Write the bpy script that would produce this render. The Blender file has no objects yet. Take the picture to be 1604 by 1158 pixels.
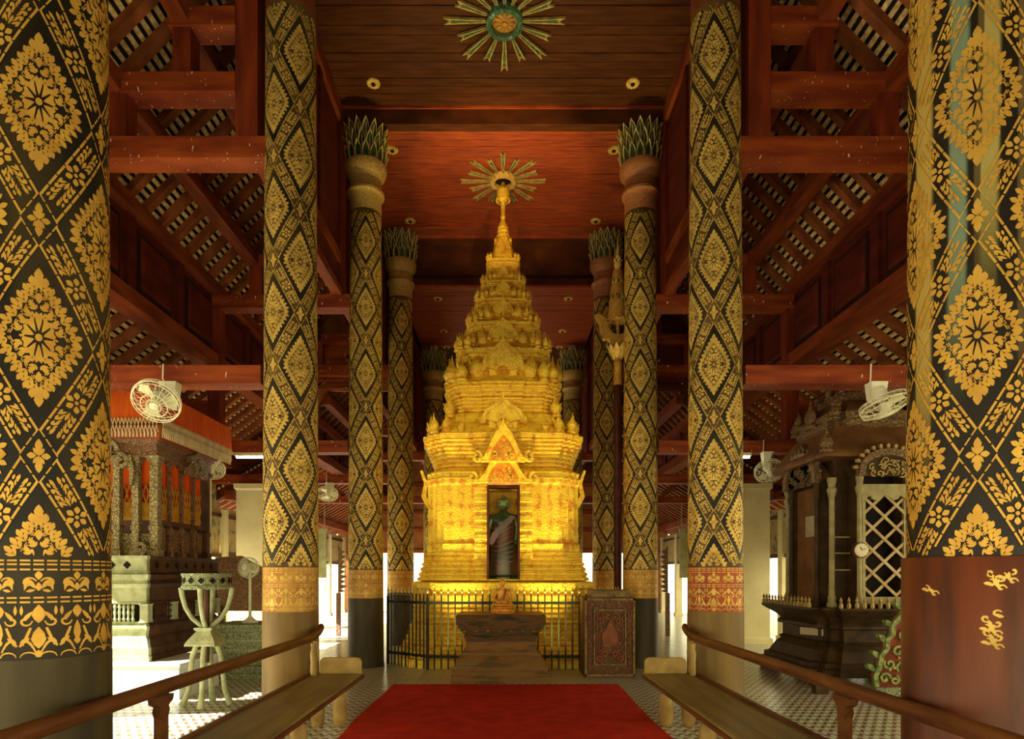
import bpy, math, random
from mathutils import Vector, Matrix
random.seed(7)
pi = math.pi
S = bpy.context.scene
COL = S.collection
# ---------------------------------------------------------------- camera, sky, sun, lamps, exposure
cd = bpy.data.cameras.new('camera'); cam = bpy.data.objects.new('camera', cd); COL.objects.link(cam)
cam.location = (0, 0, 1.5); cam.rotation_euler = (pi/2, 0, 0)
cd.sensor_width = 36; cd.lens = 960/1604*36; cd.shift_x = 14/1604; cd.shift_y = 321/1604
cd.clip_start = .05; cd.clip_end = 200
S.camera = cam
S.view_settings.view_transform = 'Standard'; S.view_settings.look = 'None'
S.view_settings.exposure = 0.0; S.view_settings.gamma = 1.0; S.view_settings.use_curve_mapping = False
S.cycles.use_denoising = True
S.cycles.max_bounces = 8; S.cycles.diffuse_bounces = 5
w = bpy.data.worlds.new('sky'); S.world = w; w.use_nodes = True
w.node_tree.nodes['Background'].inputs[0].default_value = (1.0, .89, .52, 1)
w.node_tree.nodes['Background'].inputs[1].default_value = 4.2
def light(kind, loc, target, energy, color, **kw):
    l = bpy.data.lights.new(kind.lower() + '_light', kind); l.energy = energy; l.color = color
    for k, v in kw.items(): setattr(l, k, v)
    o = bpy.data.objects.new(kind.lower() + '_light', l); COL.objects.link(o); o.location = loc
    d = Vector(target) - Vector(loc); o.rotation_euler = d.to_track_quat('-Z', 'Y').to_euler()
    return o
light('SUN', (-9, -2, 6.0), (0, 0, 0), 34, (1, .95, .82), angle=.01)
GOLDL = (1.0, .78, .26)
for sx in (-1, 1):
    light('SPOT', (sx*2.3, 6.85, 5.60), (0, 10.3, 3.1), 185, GOLDL, spot_size=1.0, spot_blend=.7, shadow_soft_size=.12)
    light('SPOT', (sx*.86, 9.42, .10), (sx*.25, 10.2, 6.0), 850, GOLDL, spot_size=.95, spot_blend=.7, shadow_soft_size=.15)
for sx in (-1, 1): light('SPOT', (sx*1.2, 6.75, 5.55), (sx*.1, 11.3, 8.86), 420, (1, .62, .22), spot_size=.62, spot_blend=.5, shadow_soft_size=.05)

# ---------------------------------------------------------------- mesh helpers
class B:
    def __init__(s): s.v = []; s.f = []; s.m = []
    def add(s, vs, fs, m=0):
        n = len(s.v); s.v += [tuple(p) for p in vs]
        for f in fs: s.f.append(tuple(i+n for i in f)); s.m.append(m)
        return s
    def box(s, x0, x1, y0, y1, z0, z1, m=0):
        if x0 > x1: x0, x1 = x1, x0
        return s.add([(x0,y0,z0),(x1,y0,z0),(x1,y1,z0),(x0,y1,z0),(x0,y0,z1),(x1,y0,z1),(x1,y1,z1),(x0,y1,z1)],
              [(0,3,2,1),(4,5,6,7),(0,1,5,4),(1,2,6,5),(2,3,7,6),(3,0,4,7)], m)
    def rings(s, loops, m=0, cap=True):
        n = len(loops[0]); vs = [p for L in loops for p in L]; fs = []
        for k in range(len(loops)-1):
            for i in range(n):
                j = (i+1) % n; fs.append((k*n+i, k*n+j, (k+1)*n+j, (k+1)*n+i))
        if cap: fs.append(tuple(reversed(range(n)))); fs.append(tuple(range((len(loops)-1)*n, len(loops)*n)))
        return s.add(vs, fs, m)
    def lathe(s, prof, n=24, c=(0,0,0), m=0, cap=True, sx=1, sy=1):
        return s.rings([[(c[0]+r*sx*math.cos(2*pi*i/n), c[1]+r*sy*math.sin(2*pi*i/n), c[2]+z) for i in range(n)] for r, z in prof], m, cap)
    def rect(s, x0, x1, y0, y1, prof, m=0):      # prof: (z, outward offset)
        return s.rings([[(x0-o,y0-o,z),(x1+o,y0-o,z),(x1+o,y1+o,z),(x0-o,y1+o,z)] for z, o in prof], m)
    def tube(s, pts, r, n=6, m=0, cap=True):
        pts = [Vector(p) for p in pts]; loops = []; N = len(pts); up = None
        for i, p in enumerate(pts):
            d = (pts[min(i+1,N-1)] - pts[max(i-1,0)])
            if d.length < 1e-9: d = Vector((0,0,1))
            d.normalize()
            if up is None:
                up = Vector((0,0,1)) if abs(d.z) < .9 else Vector((1,0,0))
            a = d.cross(up)
            if a.length < 1e-6: a = d.cross(Vector((0,1,0)))
            a.normalize(); b = a.cross(d); b.normalize(); up = b
            rr = r[i] if isinstance(r, (list, tuple)) else r
            loops.append([p + a*rr*math.cos(2*pi*k/n) + b*rr*math.sin(2*pi*k/n) for k in range(n)])
        return s.rings(loops, m, cap)
    def prism(s, poly, d0, d1, o, u, v, m=0):     # polygon in the (u, v) frame at o, extruded along u x v
        o, u, v = Vector(o), Vector(u), Vector(v); wv = u.cross(v)
        a = [o + u*p[0] + v*p[1] + wv*d0 for p in poly]; b = [o + u*p[0] + v*p[1] + wv*d1 for p in poly]
        return s.rings([a, b], m)
    def strip(s, outer, inner, d0, d1, o, u, v, m=0):   # band between two polylines, extruded
        for i in range(len(outer)-1):
            s.prism([inner[i], inner[i+1], outer[i+1], outer[i]], d0, d1, o, u, v, m)
        return s
    def stroke(s, pts, wd, d0, d1, o, u, v, m=0):
        L, R = [], []
        N = len(pts)
        for i, p in enumerate(pts):
            a = pts[max(i-1,0)]; b = pts[min(i+1,N-1)]
            dx, dy = b[0]-a[0], b[1]-a[1]; l = math.hypot(dx, dy) or 1
            ww = wd[i] if isinstance(wd, (list,tuple)) else wd
            L.append((p[0]-dy/l*ww/2, p[1]+dx/l*ww/2)); R.append((p[0]+dy/l*ww/2, p[1]-dx/l*ww/2))
        return s.strip(L, R, d0, d1, o, u, v, m)
    def sphere(s, c, r, n=10, k=6, m=0, sz=1):
        return s.lathe([(max(r*math.sin(pi*i/k),.0005), -r*sz*math.cos(pi*i/k)) for i in range(k+1)], n, c, m)
    def xf(s, M):
        s.v = [tuple(M @ Vector(p)) for p in s.v]; return s
    def ext(s, o):
        n = len(s.v); s.v += o.v; s.f += [tuple(i+n for i in f) for f in o.f]; s.m += o.m; return s
    def mesh(s, name, mats, smooth=0):
        me = bpy.data.meshes.new(name); me.from_pydata(s.v, [], s.f)
        for m in (mats if isinstance(mats, (list,tuple)) else [mats]): me.materials.append(m)
        if any(s.m): me.polygons.foreach_set('material_index', s.m)
        if smooth:
            me.polygons.foreach_set('use_smooth', [True]*len(s.f)); me.set_sharp_from_angle(angle=smooth)
        else: me.polygons.foreach_set('use_smooth', [False]*len(s.f))
        me.update(); return me
def link(name, me, parent=None, loc=None, rz=0, sc=None):
    o = bpy.data.objects.new(name, me); COL.objects.link(o)
    if parent: o.parent = parent
    if loc is not None: o.location = loc
    if rz: o.rotation_euler = (0, 0, rz)
    if sc: o.scale = sc if isinstance(sc, (tuple, list)) else (sc,)*3
    return o
def obj(name, b, mats, parent=None, smooth=0, loc=None, rz=0, sc=None):
    return link(name, b.mesh(name, mats, smooth), parent, loc, rz, sc)
def rel(b, root):                     # builder in world coordinates -> relative to its root
    l = root.location; b.v = [(p[0]-l[0], p[1]-l[1], p[2]-l[2]) for p in b.v]; return b
def part(name, b, mats, root, smooth=0): return obj(name, rel(b, root), mats, root, smooth)
def tag(o, label=None, cat=None, group=None, kind=None):
    if label: o['label'] = label
    if cat: o['category'] = cat
    if group: o['group'] = group
    if kind: o['kind'] = kind
    return o
def thing(name, label, cat, loc=(0,0,0), group=None, rz=0, kind=None):
    o = bpy.data.objects.new(name, None); COL.objects.link(o); o.location = loc; o.rotation_euler = (0,0,rz)
    o.empty_display_size = .1
    return tag(o, label, cat, group, kind)
def evaluate(o, name, mats, smooth=0):
    dg = bpy.context.evaluated_depsgraph_get(); me = bpy.data.meshes.new_from_object(o.evaluated_get(dg))
    me.name = name; me.materials.clear()
    for m in (mats if isinstance(mats, (list,tuple)) else [mats]): me.materials.append(m)
    if smooth: me.polygons.foreach_set('use_smooth', [True]*len(me.polygons)); me.set_sharp_from_angle(angle=smooth)
    return me
def cut(b, cutter):
    a = link('temp', b.mesh('temp', [])); c = link('temp', cutter.mesh('temp', []))
    m = a.modifiers.new('b', 'BOOLEAN'); m.object = c; m.operation = 'DIFFERENCE'; m.solver = 'EXACT'
    bpy.context.view_layer.update(); me = evaluate(a, 'cut', [])
    r = B(); r.v = [tuple(v.co) for v in me.vertices]; r.f = [tuple(p.vertices) for p in me.polygons]; r.m = [0]*len(r.f)
    for o in (a, c): bpy.data.objects.remove(o)
    return r
def skin(joints, edges, sub=2):
    """one continuous body: joints = [(x,y,z,rx,ry)], joint 0 is the pelvis"""
    me = bpy.data.meshes.new('temp'); me.from_pydata([j[:3] for j in joints], edges, [])
    o = link('temp', me); o.modifiers.new('s', 'SKIN')
    for i, j in enumerate(joints):
        sv = me.skin_vertices[0].data[i]; sv.radius = (j[3], j[4] if len(j) > 4 else j[3]); sv.use_root = (i == 0)
    if sub: q = o.modifiers.new('d', 'SUBSURF'); q.levels = sub; q.render_levels = sub
    bpy.context.view_layer.update(); m2 = evaluate(o, 'skin', [])
    r = B(); r.v = [tuple(v.co) for v in m2.vertices]; r.f = [tuple(p.vertices) for p in m2.polygons]; r.m = [0]*len(r.f)
    bpy.data.objects.remove(o); return r
def spiral(cx, cy, r0, turns, a0=0, hand=1, n=12, shrink=.15):
    return [(cx + r0*(1-(1-shrink)*i/n)*math.cos(a0+hand*turns*2*pi*i/n), cy + r0*(1-(1-shrink)*i/n)*math.sin(a0+hand*turns*2*pi*i/n)) for i in range(n+1)]
def leafpoly(cx, cy, ang, L, wd, ax=1, ay=1):
    c, s_ = math.cos(ang), math.sin(ang)
    pts = [(0,0),(.28*L,.36*wd),(.58*L,.5*wd),(.82*L,.3*wd),(L,0),(.82*L,-.3*wd),(.58*L,-.5*wd),(.28*L,-.36*wd)]
    return [(cx+(x*c-y*s_)*ax, cy+(x*s_+y*c)*ay) for x, y in pts]

# ---------------------------------------------------------------- materials
def nt(name):
    m = bpy.data.materials.new(name); m.use_nodes = True; t = m.node_tree; return m, t, t.nodes, t.links, t.nodes['Principled BSDF']
def c4(c): return (c[0], c[1], c[2], 1)
def mk(name, a, b=None, scale=4, rough=.6, metal=0, bump=0, bscale=40, stretch=(1,1,1), lo=.35, hi=.65, spec=.16, speck=None, third=None, thru=0):
    m, t, N, L, P = nt(name)
    P.inputs['Roughness'].default_value = rough; P.inputs['Metallic'].default_value = metal
    P.inputs['Specular IOR Level'].default_value = spec
    g = N.new('ShaderNodeNewGeometry'); mp = N.new('ShaderNodeMapping'); mp.inputs['Scale'].default_value = stretch
    L.new(g.outputs['Position'], mp.inputs['Vector'])
    b = b or tuple(x*.75 for x in a)
    n = N.new('ShaderNodeTexNoise'); n.inputs['Scale'].default_value = scale; n.inputs['Detail'].default_value = 6
    L.new(mp.outputs[0], n.inputs['Vector'])
    r = N.new('ShaderNodeValToRGB'); r.color_ramp.elements[0].position = lo; r.color_ramp.elements[1].position = hi
    r.color_ramp.elements[0].color = c4(a); r.color_ramp.elements[1].color = c4(b)
    if third: e = r.color_ramp.elements.new((lo+hi)/2); e.color = c4(third)
    L.new(n.outputs['Fac'], r.inputs['Fac']); out = r.outputs['Color']
    if speck:      # pale drips and droppings
        m2 = N.new('ShaderNodeMapping'); m2.inputs['Scale'].default_value = (1,1,.35); L.new(g.outputs['Position'], m2.inputs['Vector'])
        n2 = N.new('ShaderNodeTexNoise'); n2.inputs['Scale'].default_value = 34; n2.inputs['Detail'].default_value = 1; L.new(m2.outputs[0], n2.inputs['Vector'])
        r2 = N.new('ShaderNodeValToRGB'); r2.color_ramp.elements[0].position = .73; r2.color_ramp.elements[1].position = .76
        L.new(n2.outputs['Fac'], r2.inputs['Fac'])
        mx = N.new('ShaderNodeMix'); mx.data_type = 'RGBA'; L.new(r2.outputs['Color'], mx.inputs['Factor']); L.new(out, mx.inputs[6]); mx.inputs[7].default_value = c4(speck)
        out = mx.outputs[2]
    L.new(out, P.inputs['Base Color'])
    if bump:
        n3 = N.new('ShaderNodeTexNoise'); n3.inputs['Scale'].default_value = bscale; n3.inputs['Detail'].default_value = 4; L.new(mp.outputs[0], n3.inputs['Vector'])
        bp = N.new('ShaderNodeBump'); bp.inputs['Strength'].default_value = bump; bp.inputs['Distance'].default_value = .02
        L.new(n3.outputs['Fac'], bp.inputs['Height']); L.new(bp.outputs[0], P.inputs['Normal'])
    if thru:       # thin cloth lets light through
        tr = N.new('ShaderNodeBsdfTranslucent'); L.new(out, tr.inputs[0]); ms = N.new('ShaderNodeMixShader'); ms.inputs[0].default_value = thru
        L.new(P.outputs[0], ms.inputs[1]); L.new(tr.outputs[0], ms.inputs[2]); L.new(ms.outputs[0], N['Material Output'].inputs[0])
    return m
def carved(name, lowc, hic, scale=14, rough=.5, metal=.2, bump=1.0):
    """gilt carving: raised curls light, hollows dark, real bump relief"""
    m, t, N, L, P = nt(name)
    P.inputs['Roughness'].default_value = rough; P.inputs['Metallic'].default_value = metal
    g = N.new('ShaderNodeNewGeometry')
    n0 = N.new('ShaderNodeTexNoise'); n0.inputs['Scale'].default_value = scale*.5; L.new(g.outputs['Position'], n0.inputs['Vector'])
    ad = N.new('ShaderNodeMix'); ad.data_type = 'VECTOR'; ad.inputs['Factor'].default_value = .12
    L.new(g.outputs['Position'], ad.inputs[4]); L.new(n0.outputs['Color'], ad.inputs[5])
    v = N.new('ShaderNodeTexVoronoi'); v.feature = 'DISTANCE_TO_EDGE'; v.inputs['Scale'].default_value = scale; L.new(ad.outputs[1], v.inputs['Vector'])
    r = N.new('ShaderNodeValToRGB'); r.color_ramp.elements[0].position = .03; r.color_ramp.elements[1].position = .16
    r.color_ramp.elements[0].color = c4(lowc); r.color_ramp.elements[1].color = c4(hic)
    L.new(v.outputs['Distance'], r.inputs['Fac']); L.new(r.outputs[0], P.inputs['Base Color'])
    bp = N.new('ShaderNodeBump'); bp.inputs['Strength'].default_value = bump; bp.inputs['Distance'].default_value = .02
    L.new(v.outputs['Distance'], bp.inputs['Height']); L.new(bp.outputs[0], P.inputs['Normal'])
    return m
RED = (.26, .045, .012); REDD = (.11, .016, .008)
M = {}
M['beam'] = mk('red_beam_wood', (.30,.060,.009), (.15,.020,.005), 3, .55, bump=.25, stretch=(.5,1,3), speck=(.75,.6,.4))
M['wood_y'] = mk('red_long_wood', (.25,.052,.011), (.12,.02,.006), 3, .55, bump=.25, stretch=(3,.5,3))
M['post'] = mk('red_post_wood', (.22,.034,.008), (.11,.017,.005), 3, .55, bump=.2, stretch=(3,3,.5))
M['board'] = mk('dark_red_board', (.12,.017,.006), (.06,.009,.004), 3, .6, bump=.2, stretch=(1,.6,2))
M['groove'] = mk('board_groove', (.04,.010,.006), (.02,.006,.005), 3, .8)
M['rafter'] = mk('brown_rafter', (.27,.08,.02), (.14,.036,.010), 4, .65, bump=.2)
M['batten'] = mk('tan_batten', (.86,.64,.25), (.46,.29,.10), 22, .75, bump=.4, bscale=60)
M['tile_shaded'] = mk('tile_underside_shaded', (.035,.024,.012), (.012,.008,.006), 8, .9)  # gap shade put into the tile colour, light from below into the battens
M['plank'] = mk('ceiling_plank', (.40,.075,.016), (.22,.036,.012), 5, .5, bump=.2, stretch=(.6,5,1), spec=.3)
M['plank_shaded'] = mk('ceiling_plank_shaded', (.10,.030,.006), (.055,.015,.004), 4, .55, bump=.2, stretch=(.6,4,1))  # copy of the planks with the dim bay's shade put into the colour
M['lacquer'] = mk('black_lacquer', (.010,.008,.004), (.060,.042,.012), scale=2.4, rough=.5, spec=.22, stretch=(1,1,.35), lo=.45, hi=.80)
pass
M['gilt'] = mk('gold_leaf', (.72,.48,.10), (.40,.25,.05), 9, .45, metal=.25, lo=.35, hi=.75)
M['gilt_bright'] = mk('gold_leaf_clear', (.66,.39,.06), (.46,.24,.035), 9, .42, metal=.25, lo=.3, hi=.75)
M['lacquer_brown'] = mk('brown_gold_lacquer', (.045,.024,.007), (.17,.10,.022), 2.0, .5, spec=.22, lo=.35, hi=.75)
M['black_band'] = mk('black_band_lacquer', (.010,.008,.004), (.035,.026,.008), 3, .5, spec=.22)
M['base_dark'] = mk('column_base_dark', (.030,.022,.009), (.075,.055,.018), scale=2, rough=.5, spec=.22, stretch=(3,3,.4))
M['base_olive'] = mk('column_base_olive', (.25,.15,.035), (.13,.075,.02), scale=2, rough=.5, spec=.25, stretch=(3,3,.4), lo=.3, hi=.7)
M['base_red'] = mk('column_base_red', (.15,.035,.010), (.05,.014,.006), scale=2.5, rough=.42, spec=.25, stretch=(3,3,.5))
M['band_gold'] = mk('band_ochre', (.52,.27,.06), (.36,.15,.035), 6, .5, metal=.15)
M['band_red'] = mk('band_vermilion', (.45,.10,.03), (.30,.06,.02), 6, .5)
M['neck_gold'] = carved('neck_gilt', (.25,.13,.03), (.62,.42,.10), 40, .5, .2, .5)
M['neck_red'] = carved('neck_red_gilt', (.28,.06,.02), (.42,.20,.05), 40, .5, .1, .5)
M['neck_plain'] = mk('neck_brown', (.22,.06,.02), (.14,.035,.012), 4, .5)
M['petal'] = mk('petal_green', (.025,.055,.022), (.012,.028,.014), scale=12, rough=.4, spec=.4)
M['petal_rim'] = mk('petal_gold_rim', (.58,.44,.12), (.30,.24,.07), scale=12, rough=.5, metal=.2)
M['glass_green'] = mk('green_mirror_glass', (.015,.06,.03), (.10,.22,.12), 25, .12, spec=1)
M['rosette'] = mk('rosette_gold', (.85,.62,.16), (.60,.36,.08), 14, .45, metal=.2)
M['dark'] = mk('dark_hollow', (.02,.012,.008), (.01,.007,.005), 5, .7)
M['sunface'] = mk('sun_face_gold', (.50,.25,.05), (.30,.16,.04), 12, .5, metal=.2, bump=.3)
M['iron'] = mk('black_iron', (.012,.014,.010), (.03,.03,.02), 12, .45, metal=.4)
M['iron_tip'] = mk('gilt_spear', (.65,.50,.18), (.45,.33,.10), 12, .45, metal=.3)
M['carpet'] = mk('red_carpet', (.60,.030,.010), (.44,.018,.007), 5, .95, bump=.6, bscale=160, spec=.1)
M['bench'] = mk('bench_wood', (.25,.17,.045), (.13,.085,.022), 3, .4, bump=.25, stretch=(5,.5,5), spec=.4)
M['bench_end'] = mk('bench_end_wood', (.40,.27,.08), (.24,.14,.04), 6, .45, bump=.2)
M['rail'] = mk('rail_wood', (.15,.052,.014), (.08,.026,.008), 4, .4, bump=.15, stretch=(4,.6,4))
M['altar'] = mk('altar_stone', (.055,.042,.014), (.022,.026,.009), scale=5, rough=.55, bump=.5, bscale=18, third=(.13,.055,.016), stretch=(.6,1,3))
M['altar_foot'] = mk('altar_foot_gilt', (.19,.125,.035), (.09,.065,.022), 5, .55, bump=.5, bscale=18, third=(.22,.10,.03), stretch=(.6,1,3))
M['altar_top'] = mk('altar_top_red', (.30,.09,.035), (.16,.06,.03), 9, .5)
M['stele'] = carved('stele_carving', (.05,.03,.012), (.22,.085,.025), 30, .6, .1, 1.0)
M['stele_edge'] = mk('stele_edge', (.28,.19,.07), (.12,.075,.03), 14, .55)
M['statue_gold'] = mk('statue_orange_gold', (.88,.42,.06), (.60,.24,.035), 20, .4, metal=.35)
M['bronze'] = mk('statue_bronze', (.10,.17,.06), (.035,.06,.025), scale=6, rough=.28, metal=.4, spec=.8)
M['bronze_face'] = mk('statue_face', (.34,.46,.20), (.16,.26,.10), 14, .3, metal=.3, spec=.7)
M['robe'] = mk('statue_robe', (.20,.06,.022), (.06,.07,.025), scale=5, rough=.3, metal=.3, spec=.8)
M['concrete'] = mk('pale_plaster', (.62,.56,.40), (.48,.42,.28), 3, .7)
M['cream'] = mk('cream_plaster', (.70,.62,.36), (.58,.50,.27), 2, .7)
M['white'] = mk('white_plinth', (.82,.83,.78), (.70,.74,.68), 3, .6)
M['ground'] = mk('sunlit_ground', (.46,.45,.40), (.38,.37,.33), 1, .8)
M['mural'] = mk('mural_paint', (.30,.17,.06), (.06,.09,.08), 7, .6, third=(.42,.30,.12), lo=.3, hi=.7)
M['signboard'] = mk('green_board', (.42,.40,.20), (.30,.28,.12), 7, .6)
M['thr_stone'] = mk('throne_base_paint', (.50,.52,.30), (.24,.27,.13), 9, .6, bump=.4, lo=.35, hi=.75)
M['thr_wood'] = mk('throne_dark_wood', (.10,.042,.018), (.05,.022,.010), 5, .5, bump=.3)
M['thr_carve'] = carved('throne_carving', (.08,.055,.022), (.40,.31,.11), 28, .55, .15, 1.0)
M['thr_brown'] = carved('throne_brown_carving', (.07,.028,.012), (.30,.14,.045), 30, .5, .1, 1.0)
M['orange'] = mk('orange_cloth', (.90,.17,.012), (.75,.10,.010), thru=.25, scale=3, rough=.75, stretch=(6,6,.6), bump=.25, bscale=14)
M['yellow'] = mk('yellow_fringe', (.85,.55,.06), (.70,.38,.05), thru=.4, scale=9, rough=.8)
M['redcloth'] = mk('red_cloth', (.60,.04,.015), (.40,.02,.012), thru=.4, scale=6, rough=.8)
M['net'] = mk('cream_net', (.75,.62,.34), (.6,.45,.2), 9, .8)
M['shr_wood'] = mk('shrine_wood', (.085,.047,.016), (.04,.022,.009), 5, .5, bump=.4)
M['shr_carve'] = carved('shrine_carving', (.06,.032,.014), (.32,.18,.055), 26, .55, .15, 1.0)
M['shr_roof'] = mk('shrine_roof', (.22,.10,.03), (.13,.06,.02), 5, .55, bump=.3)
M['shr_gold'] = mk('shrine_gilt', (.55,.40,.14), (.34,.22,.07), 12, .5, metal=.2)
M['shr_pale'] = mk('shrine_pale_paint', (.42,.36,.17), (.30,.25,.11), scale=9, rough=.55)
M['lattice'] = mk('lattice_wood', (.55,.42,.22), (.40,.26,.12), 9, .6)
M['pink'] = mk('naga_red', (.30,.06,.035), (.18,.04,.02), 9, .5)
M['greengold'] = mk('naga_green_gold', (.42,.40,.14), (.12,.22,.09), 22, .4, metal=.2, lo=.4, hi=.6)
M['fan_white'] = mk('fan_cream', (.82,.80,.55), (.70,.66,.42), 6, .4)
M['fan_wire'] = mk('fan_wire', (.85,.82,.55), (.7,.66,.4), 6, .35)
M['fan_blade'] = mk('fan_blade', (.72,.72,.42), (.55,.52,.28), 4, .3)
M['clock_face'] = mk('clock_face', (.80,.72,.50), (.74,.66,.44), 6, .4)
M['clock_rim'] = mk('clock_rim', (.26,.09,.06), (.20,.06,.04), 6, .35)
M['paper'] = mk('paper_label', (.50,.42,.26), (.42,.34,.2), 6, .7)
M['pole_red'] = mk('umbrella_pole', (.10,.022,.010), (.05,.012,.007), 5, .4)
M['pole_gold'] = mk('umbrella_gold', (.62,.36,.07), (.42,.22,.04), 22, .45, metal=.3)
M['back'] = mk('back_wall_wood', (.34,.12,.03), (.20,.06,.018), 2, .6)
M['sage'] = carved('green_stone_carving', (.06,.08,.03), (.42,.46,.24), 34, .6, 0, .8)

def gold_mat(name, diaper):
    m, t, N, L, P = nt(name)
    P.inputs['Roughness'].default_value = .42; P.inputs['Metallic'].default_value = .25
    g = N.new('ShaderNodeNewGeometry')
    n = N.new('ShaderNodeTexNoise'); n.inputs['Scale'].default_value = 9; n.inputs['Detail'].default_value = 8; n.inputs['Roughness'].default_value = .65
    L.new(g.outputs['Position'], n.inputs['Vector']); fac = n.outputs['Fac']
    if diaper:
        s = N.new('ShaderNodeSeparateXYZ'); L.new(g.outputs['Position'], s.inputs[0])
        def mt(op, a, b_=None):
            q = N.new('ShaderNodeMath'); q.operation = op
            for i, x in enumerate((a, b_)):
                if x is None: continue
                if isinstance(x, (int, float)): q.inputs[i].default_value = x
                else: L.new(x, q.inputs[i])
            return q.outputs[0]
        xx = mt('ADD', s.outputs[0], s.outputs[1])
        a = mt('SINE', mt('MULTIPLY', mt('ADD', xx, mt('MULTIPLY', s.outputs[2], .55)), 17))
        b = mt('SINE', mt('MULTIPLY', mt('SUBTRACT', xx, mt('MULTIPLY', s.outputs[2], .55)), 17))
        fac = mt('ADD', fac, mt('MULTIPLY', mt('MULTIPLY', a, b), .13))
    r = N.new('ShaderNodeValToRGB'); e = r.color_ramp.elements
    e[0].position = .40; e[0].color = (.92,.66,.05,1); e[1].position = .66; e[1].color = (.62,.25,.018,1)
    x = e.new(.54); x.color = (.86,.54,.035,1)
    L.new(fac, r.inputs[0]); L.new(r.outputs[0], P.inputs['Base Color'])
    n3 = N.new('ShaderNodeTexNoise'); n3.inputs['Scale'].default_value = 32; n3.inputs['Detail'].default_value = 5; L.new(g.outputs['Position'], n3.inputs['Vector'])
    bp = N.new('ShaderNodeBump'); bp.inputs['Strength'].default_value = .8; bp.inputs['Distance'].default_value = .03
    L.new(n3.outputs['Fac'], bp.inputs['Height']); L.new(bp.outputs[0], P.inputs['Normal'])
    return m
M['gold'] = gold_mat('chedi_gold', False); M['gold_body'] = gold_mat('chedi_gold_sheet', True)
def tile_mat():
    m, t, N, L, P = nt('printed_floor_tile')
    P.inputs['Roughness'].default_value = .28; P.inputs['Specular IOR Level'].default_value = .5
    g = N.new('ShaderNodeNewGeometry'); s = N.new('ShaderNodeSeparateXYZ'); L.new(g.outputs['Position'], s.inputs[0])
    def mt(op, a, b_=None):
        q = N.new('ShaderNodeMath'); q.operation = op
        for i, x in enumerate((a, b_)):
            if x is None: continue
            if isinstance(x, (int, float)): q.inputs[i].default_value = x
            else: L.new(x, q.inputs[i])
        return q.outputs[0]
    wv = mt('MULTIPLY', mt('SINE', mt('MULTIPLY', s.outputs[0], 63)), 1.5)
    a = mt('SINE', mt('ADD', mt('MULTIPLY', s.outputs[1], 42), wv))
    r = N.new('ShaderNodeValToRGB'); e = r.color_ramp.elements
    e[0].position = .38; e[0].color = (.70,.74,.58,1); e[1].position = .60; e[1].color = (.22,.12,.06,1)
    q = mt('ADD', mt('MULTIPLY', a, .5), .38); L.new(q, r.inputs[0])
    n = N.new('ShaderNodeTexNoise'); n.inputs['Scale'].default_value = 1.3; n.inputs['Detail'].default_value = 5; L.new(g.outputs['Position'], n.inputs['Vector'])
    mx = N.new('ShaderNodeMix'); mx.data_type = 'RGBA'; mx.blend_type = 'MULTIPLY'; mx.inputs['Factor'].default_value = .22
    L.new(r.outputs[0], mx.inputs[6]); L.new(n.outputs['Color'], mx.inputs[7]); L.new(mx.outputs[2], P.inputs['Base Color'])
    return m
M['tile'] = tile_mat()
M['grout'] = mk('floor_grout', (.12,.11,.07), (.08,.07,.045), 4, .8)

def worn_mat():
    """black lacquer with vertical water streaks: grey-green and pale olive"""
    m, t, N, L, P = nt('worn_lacquer'); P.inputs['Roughness'].default_value = .5; P.inputs['Specular IOR Level'].default_value = .22
    tc = N.new('ShaderNodeTexCoord'); s = N.new('ShaderNodeSeparateXYZ'); L.new(tc.outputs['Object'], s.inputs[0])
    mp = N.new('ShaderNodeMapping'); mp.inputs['Scale'].default_value = (7,7,.8); L.new(tc.outputs['Object'], mp.inputs[0])
    n = N.new('ShaderNodeTexNoise'); n.inputs['Scale'].default_value = 1; n.inputs['Detail'].default_value = 5; L.new(mp.outputs[0], n.inputs[0])
    def mt(op, a, b_=None):
        q = N.new('ShaderNodeMath'); q.operation = op
        for k, x in enumerate((a, b_)):
            if x is None: continue
            if isinstance(x, (int, float)): q.inputs[k].default_value = x
            else: L.new(x, q.inputs[k])
        return q.outputs[0]
    def mr(v, a, b_):
        q = N.new('ShaderNodeMapRange'); q.interpolation_type = 'SMOOTHSTEP'; L.new(v, q.inputs[0]); q.inputs[1].default_value = a; q.inputs[2].default_value = b_; return q.outputs[0]
    ang = mt('ADD', mt('ARCTAN2', s.outputs[1], s.outputs[0]), mt('MULTIPLY', mt('SUBTRACT', n.outputs[0], .5), .25))
    col = None
    prev = (.014,.010,.005,1)
    for a0, wd, lo, hi, c in ((-.27,.17,2.2,3.1,(.16,.22,.13,1)), (.16,.15,2.6,3.4,(.34,.28,.075,1)), (-.86,.22,1.8,2.6,(.40,.28,.06,1)), (.02,.06,2.4,3.4,(.10,.07,.02,1)), (.62,.10,2.0,3.0,(.12,.08,.03,1))):
        d = mt('ABSOLUTE', mt('SUBTRACT', ang, a0)); mask = mt('MULTIPLY', mr(d, wd, wd*.55), mr(s.outputs[2], lo, hi))
        mx = N.new('ShaderNodeMix'); mx.data_type = 'RGBA'; L.new(mask, mx.inputs[0])
        if col is None: mx.inputs[6].default_value = prev
        else: L.new(col, mx.inputs[6])
        mx.inputs[7].default_value = c; col = mx.outputs[2]
    L.new(col, P.inputs['Base Color']); return m
M['lacquer_worn'] = worn_mat()

def glow(name, c, strength):
    m, t, N, L, P = nt(name); P.inputs['Emission Color'].default_value = c4(c); P.inputs['Emission Strength'].default_value = strength; P.inputs['Base Color'].default_value = c4(c); return m
M['tube_glow'] = glow('tube_glow', (1, .95, .75), 22)
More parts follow.
